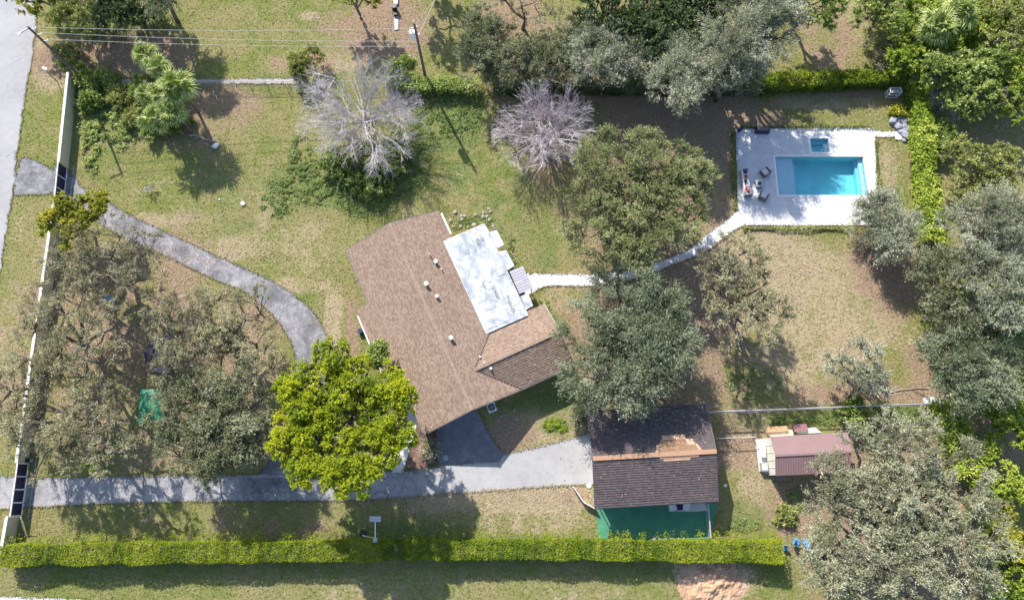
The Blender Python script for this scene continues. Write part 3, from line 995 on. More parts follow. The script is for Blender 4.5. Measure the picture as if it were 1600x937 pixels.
# ------------------------------------------------------------ shingle roofs
def shingle_mat(name, c1, c2, c3, mortar):
    m, n, b = new_mat(name)
    uv = n.nodes.new('ShaderNodeUVMap')
    bk = nd(n, 'ShaderNodeTexBrick', i_Scale=1.0)
    bk.offset = 0.5
    bk.inputs['Brick Width'].default_value = 0.34
    bk.inputs['Row Height'].default_value = 0.16
    bk.inputs['Mortar Size'].default_value = 0.018
    bk.inputs['Mortar Smooth'].default_value = 0.3
    bk.inputs['Bias'].default_value = 0.0
    bk.inputs['Color1'].default_value = (0, 0, 0, 1)
    bk.inputs['Color2'].default_value = (1, 1, 1, 1)
    bk.inputs['Mortar'].default_value = (0.5, 0.5, 0.5, 1)
    n.links.new(uv.outputs[0], bk.inputs['Vector'])
    f1 = noise_fac(n, 0.35, 4, 0.6)
    f2 = noise_fac(n, 3.5, 4, 0.7)
    s = nmath(n, 'ADD', nmath(n, 'MULTIPLY', bk.outputs['Color'], 0.34), nmath(n, 'MULTIPLY', f2, 0.50))
    s = nmath(n, 'ADD', s, nmath(n, 'MULTIPLY', f1, 0.25))
    c = ramp(n, s, [(0.25, c1), (0.52, c2), (0.85, c3)])
    c = mixc(n, bk.outputs['Fac'], c, mortar)
    n.links.new(c, b.inputs['Base Color'])
    b.inputs['Roughness'].default_value = 0.9
    bump(n, b, bk.outputs['Fac'], -0.4, 0.02)
    return m


M_SH = shingle_mat('brown_shingles', (0.155, 0.105, 0.078), (0.255, 0.178, 0.135), (0.40, 0.295, 0.225), (0.17, 0.12, 0.09))
M_SHD = shingle_mat('dark_shingles', (0.075, 0.058, 0.06), (0.115, 0.09, 0.09), (0.18, 0.145, 0.14), (0.05, 0.04, 0.04))
M_CAP = simple('ridge_cap_tan', (0.27, 0.20, 0.155), 0.9, var=0.25, scale=4)
M_PLY = shingle_mat('bare_underlay_tan', (0.42, 0.26, 0.17), (0.55, 0.35, 0.23), (0.70, 0.49, 0.34), (0.40, 0.24, 0.15))


def clip(poly, ax, val, keep_less):
    out = []
    for i in range(len(poly)):
        a, b_ = poly[i], poly[(i + 1) % len(poly)]
        ia = (a[ax] <= val) == keep_less
        ib = (b_[ax] <= val) == keep_less
        if ia:
            out.append(a)
        if ia != ib:
            t = (val - a[ax]) / (b_[ax] - a[ax])
            out.append(tuple(a[k] + (b_[k] - a[k]) * t for k in range(2)))
    return out


def slope(name, polys, ax, ridge, sign, z_ridge, k, fr, mat, parent, step=0.24, lift=0.028, off=0.05):
    """shingle courses over convex polygons in frame coordinates; ax is the
    coordinate across the ridge, each course a strip lapping the one below"""
    me = bpy.data.meshes.new(name)
    vs, fsx, uvs = [], [], []
    for poly in polys:
        far = max((p[ax] - ridge) * sign for p in poly)
        i = 0
        while i * step < far:
            d0, d1 = i * step, min((i + 1) * step, far)
            lo_, hi_ = (ridge + sign * d0, ridge + sign * d1)
            q = clip(poly, ax, max(lo_, hi_), True)
            if len(q) >= 3:
                q = clip(q, ax, min(lo_, hi_), False)
            if len(q) >= 3:
                ids = []
                for p in q:
                    d = (p[ax] - ridge) * sign
                    z = z_ridge - k * d + off + lift * (d - d0) / step
                    ids.append(len(vs))
                    x, y = fr(p[0], p[1])
                    vs.append((x, y, z))
                    uvs.append((p[1 - ax], d))
                ar = sum(vs[ids[j]][0] * vs[ids[(j + 1) % len(ids)]][1] - vs[ids[(j + 1) % len(ids)]][0] * vs[ids[j]][1] for j in range(len(ids)))
                fsx.append(tuple(ids) if ar > 0 else tuple(ids[::-1]))
            i += 1
    me.from_pydata(vs, [], fsx)
    ul = me.uv_layers.new(name='UVMap')
    for l in me.loops:
        ul.data[l.index].uv = uvs[l.vertex_index]
    me.update()
    o = link(name, me, mat, parent)
    o['kind'] = 'stuff'
    return o


def slab3(pts, t=0.12):
    """thick plate from 3-D outline"""
    mb = MB()
    n_ = len(pts)
    ar = sum(pts[i][0] * pts[(i + 1) % n_][1] - pts[(i + 1) % n_][0] * pts[i][1] for i in range(n_))
    if ar < 0:
        pts = pts[::-1]
    vs = [(p[0], p[1], p[2] - t) for p in pts] + [tuple(p) for p in pts]
    mb.add(vs, [tuple(range(n_))[::-1], tuple(range(n_, 2 * n_))] + [(i, (i + 1) % n_, n_ + (i + 1) % n_, n_ + i) for i in range(n_)])
    return mb


# --- main house; frame (w across to the east, s along the ridge to the south)
ang_s = math.radians(-65.3)
ang_w = math.radians(24.7)
E1 = Vector((-19.04, 26.19))
DS = Vector((math.cos(ang_s), math.sin(ang_s)))
DW = Vector((math.cos(ang_w), math.sin(ang_w)))


def HF(w_, s):
    q = E1 + DW * w_ + DS * s
    return (q.x, q.y)


ZE, ZR, RW, LN, KS = 2.6, 4.82, 5.8, 22.9, 2.22 / 5.8
ZW = 2.6 + 3.85 * KS
house = thing('house', 'large brown shingled house with a white flat patio roof on its east side', 'house', (0, 0, 0))
RZ = lambda w_: ZR - KS * abs(w_ - RW)


def h3(pts, dz=0.0):
    return [(*HF(a, b_), z + dz) for a, b_, z in pts]


roof = slab3(h3([(0, 0, ZE), (RW, 0, ZR), (RW, LN, ZR), (0, LN, ZE)])).build('roof', M_DGREY, house)
for pp in ([(RW, 0, ZR), (11.6, 0, ZE), (11.6, 15.2, ZE), (7.75, 19.05, ZW), (RW, 19.05, ZR)], [(RW, 19.05, ZR), (7.75, 19.05, ZW), (11.6, 22.9, ZE), (RW, 22.9, ZR)],
           [(7.75, 19.05, ZW), (11.6, 15.2, ZE), (17.9, 15.2, ZE), (17.9, 19.05, ZW)], [(7.75, 19.05, ZW), (17.9, 19.05, ZW), (17.9, 22.9, ZE), (11.6, 22.9, ZE)],
           [(-1.6, 6.9, ZE - 1.6 * KS), (0, 6.9, ZE), (0, 15.4, ZE), (-1.6, 15.4, ZE - 1.6 * KS)]):
    slab3(h3(pp)).build('roof', M_DGREY, house)
slope('west_shingles', [[(0, 0), (RW, 0), (RW, LN), (0, LN)], [(-1.6, 6.9), (0, 6.9), (0, 15.4), (-1.6, 15.4)]], 0, RW, -1, ZR, KS, HF, M_SH, roof)
slope('east_shingles', [[(RW, 0), (11.6, 0), (11.6, 15.2), (7.75, 19.05), (RW, 19.05)], [(RW, 19.05), (7.75, 19.05), (11.6, LN), (RW, LN)]], 0, RW, 1, ZR, KS, HF, M_SH, roof)
slope('wing_north_shingles', [[(7.75, 19.05), (11.6, 15.2), (17.9, 15.2), (17.9, 19.05)]], 1, 19.05, -1, ZW, KS, HF, M_SH, roof)
slope('wing_south_shingles', [[(7.75, 19.05), (17.9, 19.05), (17.9, LN), (11.6, LN)]], 1, 19.05, 1, ZW, KS, HF, M_SH, roof, lift=0.035, step=0.26)


def caps(p0, p1, parent, mat, wdt=0.34, name='ridge_cap'):
    mb = MB()
    a, b_ = Vector(p0), Vector(p1)
    L = (b_ - a).length
    k = int(L / 0.32)
    for i in range(k):
        q = a + (b_ - a) * (i / k)
        r_ = a + (b_ - a) * ((i + 1.12) / k)
        mb.bar(q + Vector((0, 0, 0.035)), r_ + Vector((0, 0, 0.055)), wdt, 0.03)
    o = mb.build(name, mat, parent)
    o['kind'] = 'stuff'
    return o


caps((*HF(RW, 0), ZR + .05), (*HF(RW, LN), ZR + .05), roof, M_CAP)
caps((*HF(7.75, 19.05), ZW + .05), (*HF(17.9, 19.05), ZW + .05), roof, M_CAP)
# metal valleys
MB().bar((*HF(7.75, 19.05), ZW + .075), (*HF(11.6, 15.2), ZE + .075), 0.16, 0.02).build('valley_flashing', M_SHD, roof)
MB().bar((*HF(7.75, 19.05), ZW + .075), (*HF(11.6, 22.9), ZE + .075), 0.16, 0.02).build('valley_flashing', M_SHD, roof)
# walls under the eaves
wl = MB()
for (a, b_, c_, d_) in ((0.5, 11.1, 0.5, 22.4), (11.1, 17.4, 15.7, 22.4)):
    wl.prism([HF(a, c_), HF(b_, c_), HF(b_, d_), HF(a, d_)], 0, 2.45)
wl.build('wall', M_BEIGE, house)
for s0, s1 in ((0.5, 0.62), (22.28, 22.4)):
    gb = MB()
    gb.add(h3([(0.5, s0, 2.44), (11.1, s0, 2.44), (RW, s0, ZR - .25), (0.5, s1, 2.44), (11.1, s1, 2.44), (RW, s1, ZR - .25)]), [(0, 1, 2), (5, 4, 3), (0, 3, 4, 1), (1, 4, 5, 2), (2, 5, 3, 0)])
    gb.build('gable_wall', M_BEIGE, house)
gb = MB()
gb.add(h3([(17.3, 15.7, 2.44), (17.3, 22.4, 2.44), (17.3, 19.05, ZW - .2), (17.4, 15.7, 2.44), (17.4, 22.4, 2.44), (17.4, 19.05, ZW - .2)]), [(0, 1, 2), (5, 4, 3), (0, 3, 4, 1), (1, 4, 5, 2), (2, 5, 3, 0)])
gb.build('gable_wall', M_BEIGE, house)
for (a, b_) in (((0, -.06, ZE), (RW, -.06, ZR)), ((RW, -.06, ZR), (11.6, -.06, ZE)), ((0, LN + .06, ZE), (RW, LN + .06, ZR)), ((RW, LN + .06, ZR), (11.6, LN + .06, ZE)),
                ((17.96, 15.2, ZE), (17.96, 19.05, ZW)), ((17.96, 19.05, ZW), (17.96, LN, ZE)), ((11.62, LN + .06, ZE), (17.9, LN + .06, ZE)), ((-.05, 0, ZE), (-.05, 6.88, ZE)), ((-.05, 15.42, ZE), (-.05, LN, ZE))):
    MB().bar((*HF(a[0], a[1]), a[2] - .06), (*HF(b_[0], b_[1]), b_[2] - .06), 0.09, 0.2).build('fascia', M_WHITE if a[0] == -.05 and False else M_DGREY, house)
MB().bar((*HF(-1.68, 7.6), 2.02), (*HF(-1.68, 15.4), 2.02), 0.13, 0.12).build('gutter', M_WHITE, house)
MB().bar((*HF(11.72, 0.4), 2.58), (*HF(11.72, 3.2), 2.58), 0.2, 0.14).build('gutter', M_WHITE, house)
# doors and windows under the eaves (seen from beside the house)
for (w_, s, ln, z, h_, face) in ((0.47, 3.5, 1.8, 1.5, 1.2, 's'), (0.47, 9, 2.4, 1.5, 1.2, 's'), (0.47, 19, 1.8, 1.5, 1.2, 's'), (4, 22.43, 4.8, 1.1, 2.1, 'w'), (14, 22.43, 1.8, 1.5, 1.2, 'w'), (3.5, .47, 1.6, 1.5, 1.2, 'w'), (8, .47, 1.6, 1.5, 1.2, 'w')):
    x, y = HF(w_, s)
    fr_ = MB().box((x, y, z), (ln, 0.10, h_) if face == 'w' else (0.10, ln, h_), rz=ang_w).build('garage_door' if h_ > 2 else 'window', M_WHITE, house)
    if h_ < 2:
        MB().box((x, y, z), (ln - .16, 0.13, h_ - .16) if face == 'w' else (0.13, ln - .16, h_ - .16), rz=ang_w).build('pane', M_NAVY, fr_)

for i, (px, py, sc) in enumerate([(680, 406, 1), (666.5, 444, 1.1), (682.5, 462.5, .9), (705, 528, 1.1)]):
    p = P(px, py, 4.6)
    dw = (Vector((p.x, p.y)) - E1).dot(DW)
    z = RZ(dw)
    v = MB().tube([(p.x, p.y, z - .05), (p.x, p.y, z + .42 * sc)], 0.13, 10).build('vent_pipe', M_GREY, house)
    MB().tube([(p.x, p.y, z + .42 * sc), (p.x, p.y, z + .52 * sc)], 0.22 * sc, 10).build('cap', M_WHITE, v)
for (px, py, z, r_) in ((750, 558, 3.7, .10), (767, 576, 3.75, .14), (671.5, 397, 4.2, .06), (690, 421, 3.7, .06), (757, 567, 3.9, .07)):
    p = P(px, py, z)
    MB().tube([(p.x, p.y, z - .3), (p.x, p.y, z + .38)], r_, 8).build('vent_pipe', M_WHITE, house)

# --- white flat patio roof with stains and four lower awnings
m, n, b = new_mat('white_roof_coating')
f1 = noise_fac(n, 0.45, 5, 0.6, dist=1.2)
f2 = noise_fac(n, 1.6, 4, 0.6, dist=0.5)
s = nmath(n, 'ADD', nmath(n, 'MULTIPLY', f1, .6), nmath(n, 'MULTIPLY', f2, .4))
c = ramp(n, s, [(0.40, (0.27, 0.30, 0.34)), (0.47, (0.37, 0.40, 0.44)), (0.53, (0.49, 0.51, 0.54)), (0.63, (0.63, 0.635, 0.645))])
n.links.new(c, b.inputs['Base Color'])
b.inputs['Roughness'].default_value = 0.55
bump(n, b, f2, 0.2, 0.05)
M_FLAT = m
M_STAIN = simple('grey_stain', (0.26, 0.27, 0.29), 0.8, var=0.5, scale=3)
ZF = 3.05
fl = [(691, 377.5), (757.3, 349.5), (764.8, 363.5), (825.5, 492.5), (756, 523.2)]
patio = MB().prism([XY(*q, ZF) for q in fl], ZF - .12, ZF).build('patio_roof', M_FLAT, house)
a, b_ = Vector(XY(691, 377.5, ZF)), Vector(XY(756, 523.2, ZF))
MB().bar((a.x, a.y, ZF + .015), (b_.x, b_.y, ZF + .015), 0.5, 0.03).build('flashing', simple('flashing_blue_grey', (0.42, 0.47, 0.54), .5, .2, var=.12), patio)
# overlapping membrane sheets, each a real lap
rg2 = random.Random(5)
def fpt(u, v):
    """u down the length, v across the patio roof"""
    A, B, C, D = (Vector(XY(691, 377.5, ZF)), Vector(XY(757.3, 349.5, ZF)), Vector(XY(825.5, 492.5, ZF)), Vector(XY(756, 523.2, ZF)))
    q = (A * (1 - v) + B * v) * (1 - u) + (D * (1 - v) + C * v) * u
    return (q.x, q.y)
zz = ZF + 0.004
for (u0, u1, v0, v1) in ((.02, .20, .04, .40), (.05, .33, .42, .97), (.22, .38, .10, .34), (.36, .56, .30, .72), (.42, .62, .06, .28), (.60, .80, .10, .52), (.58, .86, .60, .97), (.82, .97, .05, .55), (.34, .54, .76, .97)):
    rl = M_FLAT
    MB().prism([fpt(u0, v0), fpt(u0 + rg2.uniform(-.01, .01), v1), fpt(u1, v1 + rg2.uniform(-.02, .02)), fpt(u1, v0)], ZF - .01, zz).build('membrane_sheet', rl, patio)
    zz += 0.004
for (px, py, lx, ly) in ((748, 378, 4, 7), (742, 388, 2, 6), (731, 393, 2, 5), (753, 373, 3, 4), (772, 452, 3, 5), (777, 461, 3, 7), (756, 446, 2, 6), (797, 474, 3, 7), (801, 484, 3, 5), (794, 464, 2, 4)):
    pts = []
    for k in range(14):
        t = 2 * math.pi * k / 14
        u, v = lx * math.cos(t) * rg2.uniform(.7, 1.2), ly * math.sin(t) * rg2.uniform(.8, 1.1)
        pts.append(XY(px + u * .9 + v * .4, py - u * .4 + v * .9, ZF))
    MB().prism(pts, ZF, zz + .002).build('stain', M_STAIN, patio)
M_ALU = simple('lilac_aluminium', (0.40, 0.385, 0.44), .5, .1, var=.06)
for q, mt, z in (([(764, 363), (776, 359), (788, 382), (777, 388)], M_FLAT, 2.8), ([(778, 393), (791, 391), (804, 415), (793, 422)], M_FLAT, 2.8),
                 ([(796, 424), (817, 416), (832.5, 449.5), (811.5, 459)], M_ALU, 2.7), ([(812.4, 463), (825, 458), (833, 477), (822, 484)], M_FLAT, 2.6)):
    pts = [XY(*k, z) for k in q]
    aw = MB().prism(pts, z - .09, z).build('awning', mt, house)
    if mt is M_ALU:
        A, B, C, D = [Vector(k) for k in pts]
        for i in range(1, 9):
            t = i / 9
            p0, p1 = A * (1 - t) + D * t, B * (1 - t) + C * t
            MB().bar((p0.x, p0.y, z + .012), (p1.x, p1.y, z + .012), 0.07 if i != 5 else .16, 0.03).build('rib', M_FLAT if i == 5 else M_ALU, aw)
    p0, p1 = Vector(pts[1]), Vector(pts[2])
    for q_ in (p0, p1):
        MB().tube([(q_.x - .1, q_.y, 0), (q_.x - .1, q_.y, z - .09)], .04, 6).build('post', M_WHITE, house)
A = [XY(*k, 1.5) for k in ((700, 380), (756, 356), (822, 490), (760, 518))]
MB().prism(A, 0, ZF - .13).build('patio_wall', M_BEIGE, house)

# --- workshop
ga = math.radians(3.3)
GC = Vector((14.80, 3.18))
GA, GB = Vector((math.cos(ga), math.sin(ga))), Vector((-math.sin(ga), math.cos(ga)))


def WF(a, b_):
    q = GC + GA * a + GB * b_
    return (q.x, q.y)


ws = thing('workshop', 'dark brown shingled workshop with a tan bare strip along its ridge', 'workshop', (0, 0, 0))
HL, HW, WZE, WZR = 6.42, 5.03, 3.0, 4.55
KW = (WZR - WZE) / HW
w3 = lambda pts: [(*WF(a, b_), z) for a, b_, z in pts]
wr = slab3(w3([(-HL, 0, WZR), (HL, 0, WZR), (HL, HW, WZE), (-HL, HW, WZE)])).build('roof', M_DGREY, ws)
slab3(w3([(-HL, -HW, WZE), (HL, -HW, WZE), (HL, 0, WZR), (-HL, 0, WZR)])).build('roof', M_DGREY, ws)
slope('north_shingles', [[(-HL, 0), (HL, 0), (HL, HW), (-HL, HW)]], 1, 0, 1, WZR, KW, WF, M_SHD, wr)
slope('south_shingles', [[(-HL, -HW), (HL, -HW), (HL, 0), (-HL, 0)]], 1, 0, -1, WZR, KW, WF, M_SHD, wr, lift=.05)
caps((*WF(-HL, 0), WZR + .05), (*WF(HL, 0), WZR + .05), wr, M_PLY, .48)
slope('bare_patch', [[(0.1, 0.2), (5.0, 0.2), (4.6, .9), (.4, 1.0)], [(0.4, .2), (4.7, .2), (4.2, 1.45), (.9, 1.5)], [(.8, .5), (3.6, .5), (3.5, 1.95), (1.1, 1.95)]], 1, 0, 1, WZR, KW, WF, M_PLY, wr, off=.085, lift=.02)
slope('bare_patch', [[(0.5, -.1), (4.6, -.1), (4.6, -.45), (.5, -.45)], [(0.9, -.4), (3.7, -.4), (3.7, -.72), (.9, -.72)]], 1, 0, -1, WZR, KW, WF, M_PLY, wr, off=.10, lift=.02)
wb = MB().prism([WF(-6, -3.7), WF(6, -3.7), WF(6, 4.5), WF(-6, 4.5)], 0, 2.85)
wb.build('wall', M_BEIGE, ws)
for a0, a1 in ((-6.0, -5.9), (5.9, 6.0)):
    gw = MB()
    gw.add(w3([(a0, -4.5, 2.84), (a0, 4.5, 2.84), (a0, 0, WZR - .2), (a1, -4.5, 2.84), (a1, 4.5, 2.84), (a1, 0, WZR - .2)]), [(0, 1, 2), (5, 4, 3), (0, 3, 4, 1), (1, 4, 5, 2), (2, 5, 3, 0)])
    gw.build('gable_wall', M_BEIGE, ws)
for a, b_ in (((-HL - .05, -HW, WZE), (-HL - .05, 0, WZR)), ((-HL - .05, 0, WZR), (-HL - .05, HW, WZE)), ((HL + .05, -HW, WZE), (HL + .05, 0, WZR)), ((HL + .05, 0, WZR), (HL + .05, HW, WZE)), ((-HL, -HW - .05, WZE), (HL, -HW - .05, WZE)), ((-HL, HW + .05, WZE), (HL, HW + .05, WZE))):
    MB().bar((*WF(a[0], a[1]), a[2] - .07), (*WF(b_[0], b_[1]), b_[2] - .07), .08, .17).build('fascia', M_DGREY, ws)
for s_ in (-1.9, 1.9):
    MB().box((*WF(-6.03, s_ + .4), 1.2), (.1, 3.2, 2.4), rz=ga).build('garage_door', M_WHITE, ws)
for s_ in (-5.8, -1.9, 1.9, 5.8):
    MB().tube([(*WF(s_, -4.8), 0), (*WF(s_, -4.8), 2.85)], .06, 6).build('post', M_WHITE, ws)

# --- metal shed
M_MAR = simple('maroon_metal', (0.27, 0.175, 0.178), .45, .1, var=.06, scale=.8)
sh = thing('metal_shed', 'small maroon ribbed metal shed roofed beside the big oak', 'shed', (0, 0, 0))
q = [XY(1204, 681.5, 2.7), XY(1324, 675, 2.7), XY(1327, 737.5, 2.7), XY(1212, 743, 2.7)]
N0, N1, S1_, S0_ = [Vector(k) for k in q]
R0_, R1_ = (N0 + S0_) / 2, (N1 + S1_) / 2
zr, ze = 3.35, 2.7
for (A, B, C, D) in ((N0, N1, R1_, R0_), (S0_, S1_, R1_, R0_)):
    rf = slab3([(A.x, A.y, ze), (B.x, B.y, ze), (C.x, C.y, zr), (D.x, D.y, zr)], .05).build('roof', M_MAR, sh)
    for i in range(31):
        t = i / 30
        p0, p1 = A * (1 - t) + B * t, D * (1 - t) + C * t
        MB().bar((p0.x, p0.y, ze + .02), (p1.x, p1.y, zr + .02), .05, .05).build('rib', M_MAR, rf)
MB().bar((R0_.x, R0_.y, zr + .04), (R1_.x, R1_.y, zr + .04), .22, .05).build('ridge_cap', M_MAR, sh)
cen = (N0 + N1 + S1_ + S0_) / 4
inn = [cen + (k - cen) * .96 for k in (N0, N1, S1_, S0_)]
MB().prism([tuple(k) for k in inn], 0, 2.66).build('wall', simple('cream_siding', (.72, .68, .58), .6, var=.05), sh)
for i in range(1, 5):
    p = inn[0] * (1 - i / 5) + inn[3] * (i / 5)
    MB().box((p.x - .01, p.y, 1.33), (.05, .05, 2.5)).build('batten', M_WHITE, sh)
pd = [XY(1180, 686), XY(1206, 684), XY(1212, 742), XY(1186, 736)]
MB().prism(pd, 0, .12).build('concrete_pad', M_WALK, sh)

# ------------------------------------------------------------ turf relief (real blades over the lawn)
def in_poly(x, y, poly):
    r = np.zeros(len(x), bool)
    n_ = len(poly)
    for i in range(n_):
        x0, y0 = poly[i]
        x1, y1 = poly[(i + 1) % n_]
        c_ = ((y0 > y) != (y1 > y))
        with np.errstate(divide='ignore', invalid='ignore'):
            xi = (x1 - x0) * (y - y0) / (y1 - y0 + 1e-12) + x0
        r ^= c_ & (x < xi)
    return r


rg = np.random.default_rng(11)
N = 110000
tx, ty = rg.uniform(-68, 68, N), rg.uniform(-12, 62.5, N)
bad = np.zeros(N, bool)
TURF = [XY(*p) for p in ((932, 793), (1122, 786), (1109, 841), (934, 841))]
for pl_ in PAVED + [np.array(TURF), np.array([HF(0, 0), HF(11.6, 0), HF(11.6, 22.9), HF(0, 22.9)]), np.array([WF(-6, -4.7), WF(6, -4.7), WF(6, 4.5), WF(-6, 4.5)])]:
    bad |= in_poly(tx, ty, pl_)
tx, ty = tx[~bad], ty[~bad]
li, lu, dr2, di = zones(tx, ty)
keep = rg.uniform(0, 1, len(tx)) > np.clip(li, 0, 1) * 0.55 + np.clip(di, 0, 1) * .5
tx, ty, li, lu, dr2, di = [a[keep] for a in (tx, ty, li, lu, dr2, di)]
nb = len(tx)
ax = norm(rnd_unit(rg, nb) * np.array([[1, 1, 0.5]]))
ax[:, 2] = np.abs(ax[:, 2])
q = leaf_quads(rg, np.stack([tx, ty, np.full(nb, 0.07)], 1), ax, 0.22, 0.075, 0.8)
q[:, :, 2] = np.maximum(q[:, :, 2], 0.004)
o = np_mesh('lawn_grass', q, 3, M_GROUND)
for nm, v in zip(('litter', 'lush', 'dry', 'dirt'), (li, lu, dr2, di)):
    a = o.data.attributes.new(nm, 'FLOAT', 'FACE')
    a.data.foreach_set('value', v.astype(np.float32))
tag(o, 'short olive and straw coloured grass over the whole lawn', kind='stuff')

# grass creeping over the paving edges
ex_, ey_ = [], []
for pl_ in PAVED:
    for i in range(len(pl_)):
        a, b_ = pl_[i], pl_[(i + 1) % len(pl_)]
        L_ = math.hypot(*(b_ - a))
        if abs(a[0]) > 70 or abs(a[1]) > 66 or L_ > 40:
            continue
        m_ = int(L_ * 26)
        t_ = rg.uniform(0, 1, m_)
        nrm2 = np.array([-(b_ - a)[1], (b_ - a)[0]]) / (L_ + 1e-6)
        cl_ = noise.noise(Vector((a[0] * .9, a[1] * .9, 4)))
        of = rg.normal(0, .07 + .10 * max(0, cl_), m_)
        qx, qy = a[0] + (b_ - a)[0] * t_ + nrm2[0] * of, a[1] + (b_ - a)[1] * t_ + nrm2[1] * of
        hit = np.zeros(m_, bool)
        for other in PAVED:
            if other is not pl_ and len(other) < 2000 and (other[:, 0].min() < a[0] + 1) and (other[:, 0].max() > a[0] - 1) and (other[:, 1].min() < a[1] + 1) and (other[:, 1].max() > a[1] - 1):
                hit |= in_poly(qx, qy, other)
        ex_.append(qx[~hit])
        ey_.append(qy[~hit])
ex_, ey_ = np.concatenate(ex_), np.concatenate(ey_)
bad = (ex_ > -1e9) & False
for (x0_, x1_, y0_, y1_) in (POOL, SPA):
    bad |= (ex_ > x0_ - .5) & (ex_ < x1_ + .5) & (ey_ > y0_ - .5) & (ey_ < y1_ + .5)
bad |= in_poly(ex_, ey_, np.array([XY(685, 742), XY(700, 742), XY(700, 764), XY(685, 764)]))
ex_, ey_ = ex_[~bad], ey_[~bad]
ne = len(ex_)
ax = norm(rnd_unit(rg, ne) * np.array([[1, 1, .5]]))
q = leaf_quads(rg, np.stack([ex_, ey_, np.full(ne, .10)], 1), ax, .20, .07, .8)
o = np_mesh('edge_grass', q, 3, M_GROUND)
for nm, v in zip(('litter', 'lush', 'dry', 'dirt'), zones(ex_, ey_)):
    a = o.data.attributes.new(nm, 'FLOAT', 'FACE')
    a.data.foreach_set('value', v.astype(np.float32))
tag(o, 'ragged grass creeping over the edges of the driveways, path and deck', kind='stuff')

# dead leaves lying on the roofs and on the pool deck
pts = []
for k in range(420):
    w_, s_ = rg.uniform(-.2, 11.4), rg.uniform(0.2, 22.7)
    if k > 120:
        w_, s_ = abs(rg.normal(0, 1.6)), rg.uniform(12, 22.6)
    if w_ > 8 and s_ < 22 and s_ > 14:
        continue
    pts.append((*HF(w_, s_), RZ(w_) + .11))
for k in range(260):
    w_, s_ = rg.uniform(8, 17.8), rg.uniform(15.4, 22.7)
    if (w_ - 7.75) > abs(s_ - 19.05):
        pts.append((*HF(w_, s_), ZW - KS * abs(s_ - 19.05) + .11))
for k in range(450):
    a_, b2 = rg.uniform(-6.2, 6.2), rg.uniform(-4.8, 4.9)
    if k > 80:
        a_, b2 = rg.uniform(-6.2, 4), 4.9 - abs(rg.normal(0, 1.2))
    pts.append((*WF(a_, b2), WZR - KW * abs(b2) + .11))
for k in range(260):
    x_, y_ = rg.uniform(27.8, 44.5), rg.uniform(30.6, 42.6)
    if not (32.1 < x_ < 43.3 and 33.9 < y_ < 41.8):
        pts.append((x_, y_, .11))
pts = np.array(pts)
ax = norm(rnd_unit(rg, len(pts)) * np.array([[1, 1, .1]]))
o = np_mesh('fallen_leaves', leaf_quads(rg, pts, ax, .13, .08, 3.0), 3, LEAF['straw'], None, rg.uniform(0, .9, len(pts)))
tag(o, 'dead leaves scattered on the roofs and the pool deck', kind='stuff')

leaf_patch('ground_cover', 'low green weeds spreading round the bare tree north of the house', [(495, 285, 75, 35), (575, 300, 60, 40), (640, 250, 35, 60), (700, 175, 60, 45), (470, 250, 20, 40), (430, 320, 30, 20)], 26000, .20, .12, 'weed', .35, 2)
leaf_patch('ground_cover', 'green vines and weeds between the long wall and the fan palms', [(150, 150, 42, 45), (175, 205, 50, 28), (190, 170, 40, 20), (143, 235, 14, 40)], 12000, .24, .14, 'broad', .7, 3)
leaf_patch('grass_clump', 'bright green clump of tall grass between the house and the workshop', [(868, 665, 21, 12)], 3000, .25, .06, 'lime', .35, 4, up=.2)
leaf_patch('ground_cover', 'green weeds along the grey fence behind the metal shed', [(1365, 648, 85, 16), (1290, 655, 30, 10), (1430, 660, 15, 30), (1225, 655, 40, 8)], 7000, .2, .12, 'weed', .35, 5)
leaf_patch('ground_cover', 'green weeds beside the wing of the house', [(852, 515, 16, 30), (848, 478, 12, 14)], 2200, .2, .12, 'broad', .3, 6)
leaf_patch('ground_cover', 'small weeds below the patio wall among the stones', [(730, 352, 26, 12), (745, 345, 28, 10), (800, 395, 8, 30)], 1500, .18, .1, 'weed', .25, 7)
leaf_patch('ground_cover', 'weeds round the workshop corner and shed', [(1180, 600, 50, 30), (1240, 790, 20, 30), (1160, 820, 30, 12)], 3500, .18, .09, 'weed', .22, 8)
leaf_patch('ground_cover', 'bright undergrowth filling the floor of the upper right grove', [(1500, 80, 110, 80), (1440, 60, 50, 60), (1570, 480, 40, 40)], 16000, .3, .18, 'lime', 1.2, 12)
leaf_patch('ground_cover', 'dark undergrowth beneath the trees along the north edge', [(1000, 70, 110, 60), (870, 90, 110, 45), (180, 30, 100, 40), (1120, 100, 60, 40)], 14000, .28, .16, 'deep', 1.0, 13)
leaf_patch('leaf_litter', 'dry fallen leaves under the oaks and along the north boundary', [(955, 165, 180, 36), (1105, 205, 110, 60), (190, 480, 160, 120), (120, 600, 120, 110), (350, 560, 100, 110), (300, 680, 150, 60), (1105, 470, 70, 100), (1385, 420, 50, 60), (1340, 620, 100, 26),
            (1445, 610, 25, 60), (110, 100, 60, 30), (620, 50, 80, 40), (1250, 790, 50, 50), (300, 400, 150, 20), (500, 520, 16, 60), (1180, 690, 50, 50), (800, 780, 180, 18), (1200, 430, 90, 60)], 42000, .13, .09, 'straw', .02, 9, up=2.5)

# ------------------------------------------------------------ boundary walls and gates
M_CONC_TOP = simple('white_wall_cap', (.74, .73, .70), .8, var=.08)


